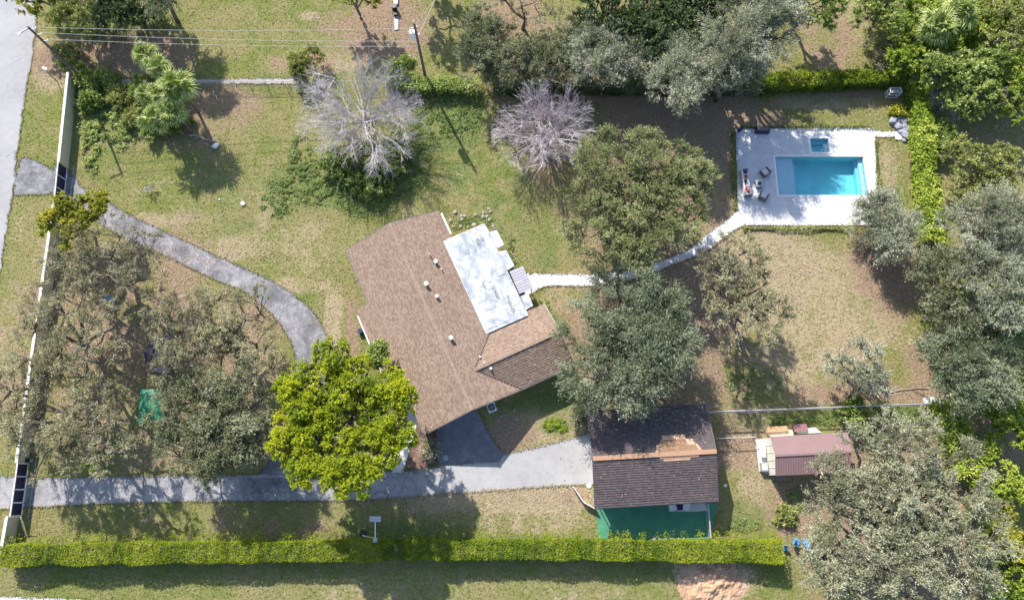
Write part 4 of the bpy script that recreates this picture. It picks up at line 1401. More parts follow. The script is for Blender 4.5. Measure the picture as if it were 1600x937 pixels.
def wall(label, top0, top1, h=1.9):
    a, b_ = P(*top0, h), P(*top1, h)
    a.z = b_.z = 0
    L = (b_ - a).length
    rz = math.atan2(b_.y - a.y, b_.x - a.x)
    t = thing('boundary_wall', label, 'wall', tuple(a), rz)
    k = max(1, round(L / 3.2))
    for i in range(k):
        MB().box(((i + .5) * L / k, 0, (h - .1) / 2), (L / k - .025, .2, h - .1)).build('wall_panel', M_BEIGE, t)
        MB().box(((i + .5) * L / k, 0, h - .05), (L / k - .004, .3, .1)).build('coping', M_CONC_TOP, t)
    for i in range(k + 1):
        MB().box((i * L / k, 0, (h + .02) / 2 - .03), (.24, .26, h - .06)).build('pillar', M_BEIGE, t)
    return t


def gate(label, top0, top1, nleaf, h=1.9):
    a, b_ = P(*top0, h), P(*top1, h)
    a.z = b_.z = 0
    L = (b_ - a).length
    rz = math.atan2(b_.y - a.y, b_.x - a.x)
    t = thing('driveway_gate', label, 'gate', tuple(a), rz)
    fr_ = MB()
    fr_.box((L / 2, 0, h - .05), (L, .10, .12)).box((L / 2, 0, .18), (L, .10, .12))
    fr_.build('frame', M_WHITE, t)
    for i in range(nleaf + 1):
        MB().box((i * L / nleaf, 0, h / 2 + .02), (.10, .12, h - .1)).build('post', M_WHITE, t)
    for i in range(nleaf):
        pn = MB().box(((i + .5) * L / nleaf, 0, h / 2 + .06), (L / nleaf - .12, .04, h - .36)).build('panel', M_NAVY, t)
        for s_ in range(1, 6):
            MB().box(((i + .5) * L / nleaf, 0, .24 + s_ * (h - .36) / 6), (L / nleaf - .13, .055, .02)).build('groove', M_BLACK, pn)
    rl = MB().box((L / 2, .75 if rz else 0, .04), (L + .6, .1, .05))
    rl.build('track', M_GREY, t)
    return t


wall('long beige boundary wall north of the upper driveway gate, beside the road verge', (105.5, 113), (91, 252))
gate('three panel navy gate in a white frame across the upper driveway', (90.5, 253), (84.5, 311), 3)
wall('beige wall with a white cap running between the two driveway gates under the oaks', (84, 312), (25, 722))
gate('four panel navy gate in a white frame across the lower driveway', (27, 723.5), (15.5, 806), 4)
wall('short beige wall between the lower gate and the clipped hedge', (10, 808), (0.5, 862))
t = thing('gate_opener', 'small grey gate opener with a black cover at the top of the lower gate', 'gate opener', tuple(P(49, 719)))
MB().box((0, 0, .3), (.4, .4, .6)).build('housing', M_GREY, t)
MB().box((0, 0, .63), (.46, .46, .06)).build('cover', M_BLACK, t)
a = P(32, 808, 1.7)
b_ = P(41, 838)
tag(MB().bar(a, b_, .07).build('brace', M_CONC_TOP), 'pale slanting brace leaning from the lower gate post to the lawn', 'brace')
t = thing('bench', 'narrow grey bench with black ends standing against the beige wall below the upper gate', 'bench', tuple(P(95.5, 376)), math.radians(-8))
MB().box((0, 0, .45), (.5, 2.2, .06)).build('seat', M_GREY, t)
MB().box((-.28, 0, .6), (.06, 2.3, .5)).build('backrest', M_BLACK, t)
for s_ in (-1.1, 1.1):
    MB().box((0, s_, .3), (.6, .08, .6)).build('end_frame', M_BLACK, t)

# ------------------------------------------------------------ poles, wires, lamp
def pole(label, px, py, h=11.0):
    p = P(px, py)
    t = thing('utility_pole', label, 'utility pole', tuple(p))
    MB().tube([(0, 0, -.1), (0, 0, h)], .19, 10, .13).build('shaft', M_WOODPOLE, t)
    return t, p


p1, pp1 = pole('wooden utility pole with a white transformer in the gap of the north hedge', 665, 122)
MB().tube([(-.42, -.15, 8.5), (-.42, -.15, 9.7)], .34, 14).build('transformer', M_WHITE, p1)
MB().tube([(-.42, -.15, 9.7), (-.42, -.15, 10.0)], .08, 8).build('bushing', M_GREY, p1)
MB().bar((-.5, 0, 10.1), (.45, 0, 10.5), .08).build('bracket', M_GREY, p1)
MB().tube([(0, 0, 11), (0, .05, 11.4)], .06, 8).build('insulator', M_WHITE, p1)
MB().tube([(.28, .1, 8.7), (.28, .1, 8.95)], .09, 8).build('insulator', M_WHITE, p1)
p2, pp2 = pole('dark wooden utility pole at the road corner beside the yellow-green trees', 133, 127)
MB().bar((-.9, -.5, 10.7), (0, 0, 10.8), .12).build('arm', M_GREY, p2)
MB().box((-1.0, -.6, 10.68), (.55, .2, .12), rz=math.radians(40)).build('lamp_head', M_WHITE, p2)
for z in (10.6, 9.6, 8.4):
    MB().bar((0, 0, z), (.7, .1, z), .06).build('bracket', M_GREY, p2)
    MB().tube([(.7, .1, z), (.7, .1, z + .2)], .06, 8).build('insulator', M_WHITE, p2)


def wire(label, a, b_, sag, r=.022):
    pts = []
    for i in range(25):
        t = i / 24
        q = Vector(a) * (1 - t) + Vector(b_) * t
        q.z -= sag * 4 * t * (1 - t)
        pts.append(q)
    tag(MB().tube(pts, r, 5).build('overhead_wire', M_WIRE), label, 'wire')


V = Vector
wire('uppermost pale wire strung between the two utility poles', pp2 + V((.7, .1, 10.8)), pp1 + V((-.5, 0, 10.1)), .5)
wire('middle pale wire strung between the two utility poles', pp2 + V((.7, .1, 9.8)), pp1 + V((-.6, -.2, 8.0)), .5)
wire('lowest pale wire strung between the two utility poles', pp2 + V((.7, .1, 8.6)), pp1 + V((-.6, -.2, 7.0)), .5)
wire('wire running up and right from the transformer pole out of view', pp1 + V((.28, .1, 8.9)), P(692, -30, 8.5), .2)
wire('thin wire beside it running up and right from the transformer pole', pp1 + V((.15, 0, 10.9)), P(708, -40, 8.2), .2, .014)
wire('thin dark wire crossing the road towards the corner pole', P(-60, 144, 5), P(44, 84, 5), .1, .014)
g = P(90, 128)
t = thing('street_lamp', 'short lamp post with a pale curved head on the verge above the long wall', 'lamp post', tuple(g))
hd = P(70, 107, 2.6) - g
MB().tube([(0, 0, 0), (-.1, .1, 1.6), (hd.x * .5, hd.y * .5, 2.5), (hd.x * .8, hd.y * .8, 2.6)], .06, 8, .045).build('post', M_DGREY, t)
MB().box((hd.x, hd.y, 2.6), (.62, .3, .1), rz=math.radians(-25)).build('lamp_head', simple('lamp_head_pale', (.6, .74, .74), .4), t)

# ------------------------------------------------------------ fences
def rail_fence(name, label, p0, p1_, h, n_, rail_r, mesh=True, mat=M_GREY, topz=True):
    a, b_ = P(*p0, h), P(*p1_, h)
    a.z = b_.z = 0
    L = (b_ - a).length
    t = thing(name, label, 'fence', tuple(a), math.atan2(b_.y - a.y, b_.x - a.x))
    MB().tube([(0, 0, h), (L, 0, h)], rail_r, 8).build('top_rail', mat, t)
    for i in range(n_ + 1):
        MB().tube([(i * L / n_, 0, 0), (i * L / n_, 0, h - rail_r)], .035, 6).build('post', mat, t)
    if mesh:
        A, B = [], []
        s_ = .22
        k = int((L + h) / s_)
        for i in range(k):
            x0 = i * s_ - h
            A.append((max(x0, 0), 0, max(0, -x0)))
            B.append((min(x0 + h, L), 0, min(h, L - x0)))
            A.append((max(x0, 0), 0, h - max(0, -x0)))
            B.append((min(x0 + h, L), 0, h - min(h, L - x0)))
        o = np_tubes('wire_mesh', A, B, .006, .006, mat, t, 3)
        o['kind'] = 'stuff'
    return t


rail_fence('chain_link_fence', 'long pale grey chain link fence running east from the workshop', (1104, 643.5), (1456, 630), 1.9, 9, .075, mat=M_GREY)
rail_fence('rail_fence', 'short low rail between the workshop and the metal shed', (1121, 684.5), (1181, 682.5), 1.2, 2, .04, mesh=False, mat=M_WIRE)
rail_fence('rail_fence', 'grey fence along the east edge of the green turf below the workshop', (1106.5, 786), (1111, 840), 1.4, 3, .08, mat=M_GREY)
rail_fence('chain_link_fence', 'thin wire fence along the footing left of the bare trees', (300, 126), (640, 128), 1.3, 12, .025, mat=M_GREY)
rail_fence('chain_link_fence', 'thin wire fence in front of the oaks behind the pool', (760, 130), (1190, 141), 1.5, 14, .03, mat=M_GREY)
# white pickets
t = thing('picket_fence', 'low white picket fence curving round the lower left corner of the workshop', 'fence', tuple(P(895, 760)))
o0 = P(895, 760)
pts = [P(895, 760) - o0, P(911, 784) - o0, P(931, 795) - o0]
for i in range(2):
    a, b_ = pts[i], pts[i + 1]
    k = int((b_ - a).length / .17)
    for z in (.25, .65):
        MB().bar(a + V((0, 0, z)), b_ + V((0, 0, z)), .05, .09).build('rail', M_WHITE, t)
    for j in range(k):
        q = a + (b_ - a) * (j + .5) / k
        MB().box((q.x, q.y, .45), (.10, .10, .9), rz=math.atan2(b_.y - a.y, b_.x - a.x)).build('picket', M_WHITE, t)
t = thing('stepping_stone', 'round white stepping stone beside the workshop corner', 'stone', tuple(P(920, 758)))
MB().tube([(0, 0, 0), (0, 0, .1)], .28, 12).build('slab', M_WHITE, t)

# ------------------------------------------------------------ green turf and chairs below the workshop
m, n, b = new_mat('green_artificial_turf')
n.links.new(ramp(n, noise_fac(n, 0.9, 6, .75), [(.3, (.05, .185, .11)), (.7, (.075, .29, .175))]), b.inputs['Base Color'])
b.inputs['Roughness'].default_value = .9
bump(n, b, noise_fac(n, 40, 2), .6, .02)
M_TURF = m
o = MB().prism(TURF, -.04, .05).build('turf_mat', M_TURF)
tag(o, kind='structure')
tag(MB().prism([XY(*p) for p in ((1040, 770), (1090, 770), (1108, 797), (1085, 798.5), (1045, 798.5))], -.03, .075).build('concrete_pad', M_WALK), kind='structure')


def chair(label, px, py, rz, mat, sc=1.0, group=None, z=.08):
    t = thing('chair', label, 'chair', (*XY(px, py), z), rz, group)
    MB().box((0, 0, .42 * sc), (.52 * sc, .5 * sc, .05)).build('seat', mat, t)
    MB().box((0, .26 * sc, .68 * sc), (.52 * sc, .05, .5 * sc), rx=-.18).build('backrest', mat, t)
    for sx_ in (-1, 1):
        MB().box((sx_ * .27 * sc, 0, .62 * sc), (.05, .5 * sc, .04)).build('armrest', mat, t)
        for sy_ in (-1, 1):
            MB().tube([(sx_ * .25 * sc, sy_ * .22 * sc, 0), (sx_ * .24 * sc, sy_ * .2 * sc, .6 * sc)], .022, 6).build('leg', mat, t)
    return t


chair('white plastic chair at the left end of the pad below the workshop eave', 1049, 792, math.radians(20), M_WHITE, 1.25)
chair('white plastic chair right of the navy chair below the workshop eave', 1070, 792, math.radians(-10), M_WHITE, 1.25)
chair('navy folding chair between the two white plastic chairs by the workshop', 1060, 792, math.radians(5), M_NAVY, 1.1)
for i, (px, py, sc) in enumerate(((1224, 855, 1.0), (1241, 846, 1.25), (1257, 848, 1.5))):
    chair(('smallest blue plastic chair standing right at the end of the clipped hedge', 'middle blue plastic chair of three under the edge of the big oak', 'largest blue plastic chair of three under the edge of the big oak')[i], px, py, i * 1.1, M_BLUE, sc, 'blue chairs at the end of the hedge', z=1.2 * 0)
# rubble beside the turf
rr = random.Random(8)


def rock(label, px, py, r, mat, cat='rock', group=None, name='rock'):
    p = P(px, py)
    o = MB().rock((0, 0, r * .3), r, px * .37 + py * .11).build(name, mat, None, False)
    o.location = (p.x, p.y, 0)
    o.rotation_euler = (0, 0, rr.uniform(0, 6))
    return tag(o, label, cat, group)


for i, px in enumerate(range(1018, 1076, 6)):
    rock('small pale stone in the row between the green turf and the hedge', px + rr.uniform(-2, 2), 842 + rr.uniform(-1, 1), rr.uniform(.14, .3), M_ROCK, 'stone', 'stones along the turf edge', 'stone')
STONES = [(711, 332, 3.2), (721, 338, 2.6), (726, 338, 2.4), (722, 343, 2.6), (704, 345, 2.8), (708, 354, 2.2), (743, 336, 2.8), (755, 333, 2.2), (755, 339, 3.2), (761, 339, 2.6), (765, 343, 2.6), (764, 327, 2.6), (766, 331, 2.4), (741, 352, 3.6),
      (720, 354, 2.4), (731, 355, 2.0), (771, 354, 2.4), (773, 357, 2.0), (770, 351, 1.8)]
for i, (px, py, r) in enumerate(STONES):
    rock('pale rounded stone lying in the grass at the north corner of the white patio roof', px, py, r * .075 * 1.15, M_ROCK, 'stone', 'stones by the patio roof', 'stone')
for i, (px, py) in enumerate([(797, 400), (799, 404), (801, 408), (803, 412), (795, 397)]):
    rock('small pale stone in the row beside the stepped patio awnings', px + 4, py - 2, .13, M_ROCK, 'stone', 'stones beside the awnings', 'stone')
for (px, py, r) in ((791, 624, 1.6), (804, 641, 2.4), (784, 650, 2.2), (780, 655, 1.6), (809, 655, 2.2), (847, 611, 1.4), (776, 652, 1.5), (787, 647, 1.2), (805, 637, 1.3), (821, 632, 1.2)):
    rock('small pale stone in the shaded grass behind the air conditioner', px, py, r * .08, M_ROCK, 'stone', 'stones behind the air conditioner', 'stone')
for (px, py, r) in ((1019, 175, 1.4), (1030, 179, 1.4), (1043, 187, 1.2), (1141, 175, 1.2), (1140, 212, 2.2), (1147, 199, 2.0), (1110, 188, 1.2), (618, 786, 1.2), (624, 790, 1.2), (627, 797, 1.2), (684, 795, 1.3), (605, 835, 1.2), (611, 877, 1.4)):
    rock('tiny pale stone on the shaded litter', px, py, r * .08, M_ROCK, 'stone', 'scattered pale stones', 'stone')
rock('white rock at the edge of the palm shadow on the west lawn', 380, 319, .3, M_WHITE)
rock('white rock among the debris right of the fan palms', 337, 229, .42, M_WHITE)
rock('small white rock below the bare sapling on the west lawn', 343, 312, .13, M_WHITE)
rock('pale rock lying on the hedge shadow near the sand mound', 1133, 758, .2, M_WHITE)
rb = [(1396, 190, .7), (1404, 186, .6), (1410, 191, .75), (1402, 199, .6), (1412, 199, .6), (1418, 205, .6), (1424, 211, .6), (1415, 213, .65), (1408, 206, .5), (1427, 207, .45), (1417, 193, .5), (1412, 220, .3)]
for i, (px, py, r) in enumerate(rb):
    rock('blue grey boulder of the heap at the end of the pool deck strip', px, py, r, M_ROCKB, 'boulder', 'boulders heaped beside the green hedge', 'boulder')

# sand mound below the hedge
p = P(1113, 908)
bm = bmesh.new()
bmesh.ops.create_grid(bm, x_segments=44, y_segments=30, size=1)
for v in bm.verts:
    a_ = math.atan2(v.co.y, v.co.x)
    d = math.hypot(v.co.x, v.co.y) * (1.15 + .35 * noise.noise(Vector((math.cos(a_) * 1.4, math.sin(a_) * 1.4, 7))))
    k = max(0, 1 - d)
    x, y = v.co.x * 4.3, v.co.y * 3.3
    v.co = Vector((x, y, .85 * k ** 1.1 + .30 * k ** .4 * noise.noise(Vector((x * 1.3, y * 1.3, 2))) + .22 * k ** .5 * noise.noise(Vector((x * 3, y * 3, 2))) - .03))
me = bpy.data.meshes.new('sand_mound')
bm.to_mesh(me)
bm.free()
o = link('sand_mound', me, patchy('orange_sand', [(.3, (.30, .16, .09)), (.5, (.48, .30, .19)), (.7, (.62, .46, .33))], .5, 2.5, 9))
o.location = (p.x, p.y - .4, 0)
tag(o, 'orange tan mound of sandy soil below the clipped hedge', 'soil mound')

# ------------------------------------------------------------ pool furniture
dz = .09
t = thing('outdoor_sofa', 'long white cushioned sofa with red pillows at the west edge of the pool deck', 'sofa', (*XY(1164, 288), dz), math.radians(3))
MB().box((0, 0, .17), (.9, 3.4, .3)).build('frame', M_WICK, t)
for i in range(3):
    MB().box((.06, -1.1 + 1.1 * i, .38), (.72, 1.05, .14)).build('seat_cushion', M_CUSH, t)
MB().box((-.42, 0, .5), (.12, 3.4, .5)).build('backrest', M_CUSH, t)
for s_ in (-1, 1):
    MB().box((0, s_ * 1.68, .35), (.9, .12, .5)).build('armrest', M_WICK, t)
for (x, y, r_, s_) in ((.05, .75, .5, .34), (.05, -1.1, -.4, .38), (-.15, -.75, .9, .3)):
    MB().box((x, y, .56), (s_, s_, .16), rz=r_).build('pillow', M_RED, t)
for (x, y) in ((.05, 1.35), (-.15, .1)):
    MB().box((x, y, .56), (.4, .4, .14), rz=.5).build('pillow', M_BLACK, t)


def arm_chair(label, px, py, rz):
    t = thing('armchair', label, 'armchair', (*XY(px, py), dz), rz)
    MB().box((0, 0, .2), (.85, .85, .32)).build('base', M_WICK, t)
    MB().box((0, 0, .42), (.72, .72, .13)).build('seat_cushion', M_CUSH, t)
    MB().box((0, -.46, .45), (1.0, .1, .7)).build('backrest', M_WICK, t)
    for s_ in (-1, 1):
        MB().box((s_ * .47, .03, .4), (.1, .86, .5)).build('armrest', M_WICK, t)
    return t


arm_chair('grey wicker armchair with a pale cushion above the fire pit on the pool deck', 1193.5, 271.5, math.radians(35))
arm_chair('grey wicker armchair with a pale cushion below the fire pit on the pool deck', 1191, 308.5, math.radians(-28))
t = thing('fire_pit', 'square grey fire pit table between the two wicker armchairs', 'fire pit', (*XY(1184.5, 289.5), dz), math.radians(4))
MB().box((0, 0, .22), (.8, .8, .42)).build('base', M_WICK, t)
MB().box((0, 0, .45), (.9, .9, .05)).build('table_top', M_GREY, t)
MB().tube([(0, 0, .476), (0, 0, .53)], .2, 12).build('bowl', M_BLACK, t)
t = thing('storage_bench', 'dark storage bench with a grey lid on the north edge of the pool deck', 'bench', (*XY(1189, 206), dz), math.radians(-2))
MB().box((0, 0, .28), (1.75, .75, .55)).build('box', M_NAVY, t)
MB().box((0, .03, .59), (1.35, .5, .06)).build('lid', M_WICK, t)
t = thing('planter', 'dark triangular planter at the northwest corner of the pool deck', 'planter', (*XY(1156, 204), dz), math.radians(45))
MB().box((0, 0, .2), (.8, .35, .4)).build('box', M_NAVY, t)

# white tube rack by the hedge
t = thing('tube_rack', 'white tubular frame rack standing on the dirt beside the hedge corner', 'rack', (*XY(1391.5, 149.5), 0), 0)
for z in (.06, .66, 1.3):
    fr_ = MB()
    for a, b_ in (((-.7, -.32), (.7, -.32)), ((.7, -.32), (.7, .32)), ((.7, .32), (-.7, .32)), ((-.7, .32), (-.7, -.32))):
        fr_.bar((*a, z), (*b_, z), .07)
    fr_.build('frame', M_WHITE, t)
for a in ((-.7, -.32), (.7, -.32), (.7, .32), (-.7, .32)):
    MB().bar((*a, 0), (*a, 1.3), .07).build('post', M_WHITE, t)
for k in (-.1, .12):
    MB().bar((-.7, k, 1.3), (.7, k, 1.3), .05).build('slat', M_WHITE, t)
MB().box((.1, 0, .7), (.35, .3, .12)).build('box', M_RED, t)

# ------------------------------------------------------------ things round the house
t = thing('air_conditioner', 'square white air conditioner with a black fan grille beside the house', 'air conditioner', (*XY(768.5, 637), 0), math.radians(20))
MB().box((0, 0, .4), (.95, .95, .8)).build('case', M_WHITE, t)
MB().tube([(0, 0, .8), (0, 0, .83)], .40, 20).build('fan_well', M_BLACK, t)
for k in range(4):
    MB().box((.19 * math.cos(k * 1.571), .19 * math.sin(k * 1.571), .85), (.24, .15, .02), rz=k * 1.571, rx=.2).build('fan_blade', M_GREY, t)
for k in range(3):
    MB().box((0, -.2 + k * .2, .875), (.8, .015, .01)).build('grille_bar', M_BLACK, t)
t = thing('plant_pot', 'round dark blue pot standing by the west eave of the house', 'pot', (*XY(564, 518), 0), 0)
MB().tube([(0, 0, 0), (0, 0, .55)], .24, 14, .34).build('bowl', M_DGREY, t)
MB().tube([(0, 0, .56), (0, 0, .6)], .28, 14).build('rim', M_NAVY, t)

t = thing('basketball_stand', 'white backboard on a long grey arm with a black base, between driveway and hedge', 'basketball stand', (*XY(593, 842), 0), 0)
bse = P(567, 834) - P(593, 842)
MB().box((bse.x + .2, bse.y, .18), (.85, .7, .34), rz=-.3).build('base', M_BLACK, t)
MB().bar((bse.x, bse.y - .1, .3), (0, .05, .4), .12).build('strut', M_WHITE, t)
MB().tube([(0, 0, 0), (0, 0, 2.5)], .07, 8).build('pole', M_GREY, t)
MB().box((0, .1, 2.5), (.42, .42, .16)).build('bracket', M_GREY, t)
MB().bar((0, .2, 2.5), (-.05, 1.9, 2.7), .09).build('arm', M_WHITE, t)
MB().box((-.05, 2.2, 2.8), (1.15, .08, .6), rx=math.radians(-62)).build('backboard', simple('backboard_pale', (.42, .42, .5), .5), t)

# trampoline, tarp canopy, blue swing
c = P(256, 553, .8)
t = thing('trampoline', 'round navy trampoline half hidden under the oaks inside the driveway loop', 'trampoline', (c.x, c.y, 0))
R_ = 2.15
MB().tube([(0, 0, .83), (0, 0, .85)], R_ - .28, 28).build('mat', M_BLACK, t)
pad = MB()
vs, fs_ = [], []
for k in range(28):
    a = 2 * math.pi * k / 28
    for r_, z in ((R_ - .3, .86), (R_, .86), (R_, .80), (R_ - .3, .80)):
        vs.append((r_ * math.cos(a), r_ * math.sin(a), z))
for k in range(28):
    j = (k + 1) % 28
    for e in range(4):
        fs_.append((k * 4 + e, j * 4 + e, j * 4 + (e + 1) % 4, k * 4 + (e + 1) % 4))
pad.add(vs, fs_).build('padding', M_NAVY, t)
for k in range(6):
    a = math.pi * k / 3
    MB().tube([((R_ - .05) * math.cos(a), (R_ - .05) * math.sin(a), 0), ((R_ - .05) * math.cos(a), (R_ - .05) * math.sin(a), 2.3)], .04, 6).build('pole', M_NAVY, t)

m, n, b = new_mat('green_tarp')
n.links.new(ramp(n, noise_fac(n, 1.2, 3, .6), [(.3, (.015, .12, .06)), (.7, (.03, .24, .13))]), b.inputs['Base Color'])
b.inputs['Roughness'].default_value = .6
q = [P(219, 608, 1.9), P(252, 607, 1.9), P(258, 658, 1.9), P(215, 661, 1.9)]
cc = sum(q, V((0, 0, 0))) / 4
t = thing('canopy', 'green tarp canopy showing between the oaks above the lower driveway', 'canopy', (cc.x, cc.y, 0))
vs, fs_ = [], []
for i in range(13):
    for j in range(13):
        u, v = i / 12, j / 12
        p_ = (q[0] * (1 - u) + q[1] * u) * (1 - v) + (q[3] * (1 - u) + q[2] * u) * v - cc
        vs.append((p_.x, p_.y, 1.9 + .35 * math.sin(math.pi * u) * math.sin(math.pi * v) + .05 * noise.noise(V((u * 5, v * 5, 0)))))
k0 = len(vs)
vs += [(a_, b2, c_ - .03) for a_, b2, c_ in vs]
for i in range(12):
    for j in range(12):
        a_ = i * 13 + j
        fs_ += [(a_, a_ + 13, a_ + 14, a_ + 1)[::-1], (a_ + k0, a_ + k0 + 1, a_ + k0 + 14, a_ + k0 + 13)[::-1]]
MB().add(vs, fs_).build('tarp', m, t, True)
for p_ in q:
    MB().tube([(p_.x - cc.x, p_.y - cc.y, 0), (p_.x - cc.x, p_.y - cc.y, 1.9)], .05, 6).build('pole', M_BARK, t)
for a, b_ in (((207, 640), (219, 620)), ((205, 642), (217, 656)), ((212, 632), (222, 640))):
    A, B = P(*a, .2), P(*b_, 1.8)
    MB().bar(A - V((cc.x, cc.y, 0)), B - V((cc.x, cc.y, 0)), .12).build('brace', M_BARK, t)
t = thing('playhouse', 'small blue plastic play slide glimpsed under the pale oak inside the driveway loop', 'slide', (*XY(177, 470), 0), .3)
MB().box((0, 0, .5), (.4, 1.2, .08), rx=.4).build('chute', M_BLUE, t)
MB().box((-.9, .2, .35), (.5, .5, .7)).build('tower', M_BLUE, t)
for s_ in (-.27, .27):
    MB().box((s_ * .75, 0, .58), (.05, 1.2, .16), rx=.4).build('side_rail', M_BLUE, t)

# black tank and pipe at the top edge
t = thing('culvert_pipe', 'black round drum beside a narrow grey strip at the top of the photo', 'drum', (*XY(617, 16), 0), 0)
MB().tube([(0, 0, 0), (0, 0, .9)], .36, 16).build('drum', M_BLACK, t)
MB().box((.15, -.55, .25), (.42, 1.0, .5)).build('box', M_BLACK, t)
tag(MB().prism([XY(*p_) for p_ in ((616, 26), (623, 26), (622, 47), (617, 48))], -.02, .12).build('concrete_strip', M_ALU), 'narrow lilac grey slab lying below the black drum', 'slab')
tag(MB().prism([XY(*p_) for p_ in ((615, -8), (622, -8), (622, 8), (616, 9))], -.02, .3).build('concrete_strip', M_WHITE), 'white block above the black drum at the top edge', 'slab')

# ------------------------------------------------------------ yard beside the shed
t = thing('propane_tank', 'white horizontal tank on the pad at the left end of the metal shed', 'tank', (*XY(1190, 703), .12), math.radians(88))
MB().tube([(-.8, 0, .38), (-.72, 0, .38), (-.6, 0, .38), (.6, 0, .38), (.72, 0, .38), (.8, 0, .38)], .30, 14).build('tank', M_WHITE, t, True)
for s_ in (-.5, .5):
    MB().box((s_, 0, .06), (.12, .5, .12)).build('foot', M_GREY, t)
t = thing('air_conditioner', 'small light grey condenser box below the white tank beside the metal shed', 'air conditioner', (*XY(1191.5, 729), .12), math.radians(2))
MB().box((0, 0, .3), (.72, .9, .6)).build('case', M_GREY, t)
MB().box((0, 0, .61), (.5, .6, .03)).build('grille', M_WIRE, t)
MB().box((0, -.47, .3), (.8, .06, .6)).build('side_panel', M_DGREY, t)
p_ = [XY(*k) for k in ((1194, 674), (1236, 671), (1238, 683), (1205, 685))]
tag(MB().prism(p_, 0, .5).build('cream_platform', simple('cream_board', (.58, .52, .40), .7)), 'cream board platform behind the metal shed roof', 'platform')
p_ = [XY(*k, .8) for k in ((1199, 667), (1230, 665), (1232, 673), (1200, 675))]
t = thing('plywood_stack', 'orange stack of plywood boards behind the metal shed', 'plywood', (0, 0, 0))
for k in range(5):
    d_ = .03 * ((k * 7) % 3 - 1)
    MB().prism([(a_ + d_, b2 - d_) for a_, b2 in p_], .52 + k * .05, .565 + k * .05).build('board', M_ORANGE, t)
t = thing('crate', 'maroon box with a lighter lid behind the metal shed', 'box', (*XY(1246, 668), 0), math.radians(4))
MB().box((0, 0, .4), (1.35, .75, .8)).build('box', M_MAR, t)
MB().box((0, -.05, .84), (1.45, .8, .07)).build('lid', simple('maroon_lid', (.26, .13, .14), .6), t)
p_ = [XY(*k) for k in ((1240, 671), (1272, 667), (1282, 676), (1246, 678))]
tag(MB().prism(p_, .02, .35).build('glass_frame', simple('grey_glass_sheet', (.40, .44, .44), .25)), 'low grey glass cold frame behind the metal shed', 'cold frame')
p_ = P(1222, 747)
o = MB().box((0, 0, .15), (1.6, .5, .3)).build('step', M_MAR)
o.location = (p_.x, p_.y, 0)
tag(o, 'maroon step below the eave on the south side of the metal shed', 'step')

# fallen branches and logs
def log(label, a, b_, r, name='fallen_branch', mat=M_TWIG, bend=.2, forks=3, seed=1):
    rr_ = random.Random(seed)
    A, B = P(*a, r), P(*b_, r)
    t = thing(name, label, 'branch', (A.x, A.y, 0))
    d = B - A
    pts = [V((0, 0, r)) + d * (k / 5) + V((rr_.uniform(-bend, bend), rr_.uniform(-bend, bend), 0)) * (1 if 0 < k < 5 else 0) for k in range(6)]
    MB().tube(pts, r, 7, r * .5).build('limb', mat, t)
    for k in range(forks):
        s_ = pts[rr_.randint(1, 4)]
        e = s_ + V((rr_.uniform(-1, 1), rr_.uniform(-1, 1), rr_.uniform(0.05, .5))) * (.4 + .15 * d.length)
        MB().tube([s_, (s_ + e) / 2 + V((.05, .08, .05)), e], r * .5, 5, r * .15).build('fork', mat, t)
    return t


log('dead grey branch forking over the dirt at the east end of the grey fence', (1452, 634), (1500, 600), .09, forks=5, seed=3)
log('grey log lying in the litter right of the fan palms', (296, 212), (336, 222), .14, forks=2, seed=5)
log('thin pale branch lying on the dirt in front of the sparse grey tree', (1380, 612), (1452, 607), .07, forks=2, seed=6)
log('bent grey branch leaning over the footing left of the bare tree', (362, 122), (376, 148), .10, forks=4, seed=7)
log('short white stake in the debris below the footing', (334, 142), (338, 154), .05, forks=0, seed=8, mat=M_WHITE)
o = MB().box((0, 0, .1), (1.2, .6, .2), rz=.1).build('board', M_WHITE)
p_ = P(1451, 625)
o.location = (p_.x, p_.y, 0)
tag(o, 'white board lying at the east end of the grey fence', 'board')
tag(MB().box((*XY(1559, 934), .3), (1.0, .7, .6)).build('box', M_WHITE), 'white box at the bottom edge under the big oak', 'box')

# ------------------------------------------------------------ hedges
hedge('clipped_hedge', 'long bright yellow-green clipped hedge along the bottom of the property', [(1, 868), (200, 864), (400, 862), (640, 859), (900, 859), (1218, 862)], 1.85, 2.1, 'hedge', 300, .15, .09, .13, 5, 1.0)
hedge('clipped_hedge', 'low yellow-green hedge north of the pool, left of the hedge corner', [(1192, 124), (1260, 122), (1330, 119), (1412, 116)], 1.7, 2.1, 'hedge', 150, .24, .14, .3, 6, .5)
hedge('tall_hedge', 'tall glossy green hedge running down the east side of the pool yard', [(1440, 125), (1446, 200), (1452, 270), (1459, 340), (1461, 375)], [1.9, 1.8, 1.8, 1.9], 2.2, 'lime', 150, .28, .18, .35, 7, .4)
hedge('tall_hedge', 'glossy green hedge continuing south past the end of the grey fence', [(1487, 625), (1495, 660), (1505, 700), (1520, 740)], 2.4, 2.3, 'lime', 130, .26, .17, .4, 8, .5)
hedge('vine_hedge', 'green vine mass on the boundary right of the transformer pole', [(604, 116), (640, 130), (690, 130), (748, 132)], 1.5, 1.5, 'broad', 150, .22, .14, .35, 9, .4)
hedge('vine_hedge', 'shaded green hedge behind the row of grey oaks', [(770, 135), (850, 133), (940, 133), (1190, 134)], 1.2, 1.4, 'deep', 120, .24, .14, .3, 10, .2)
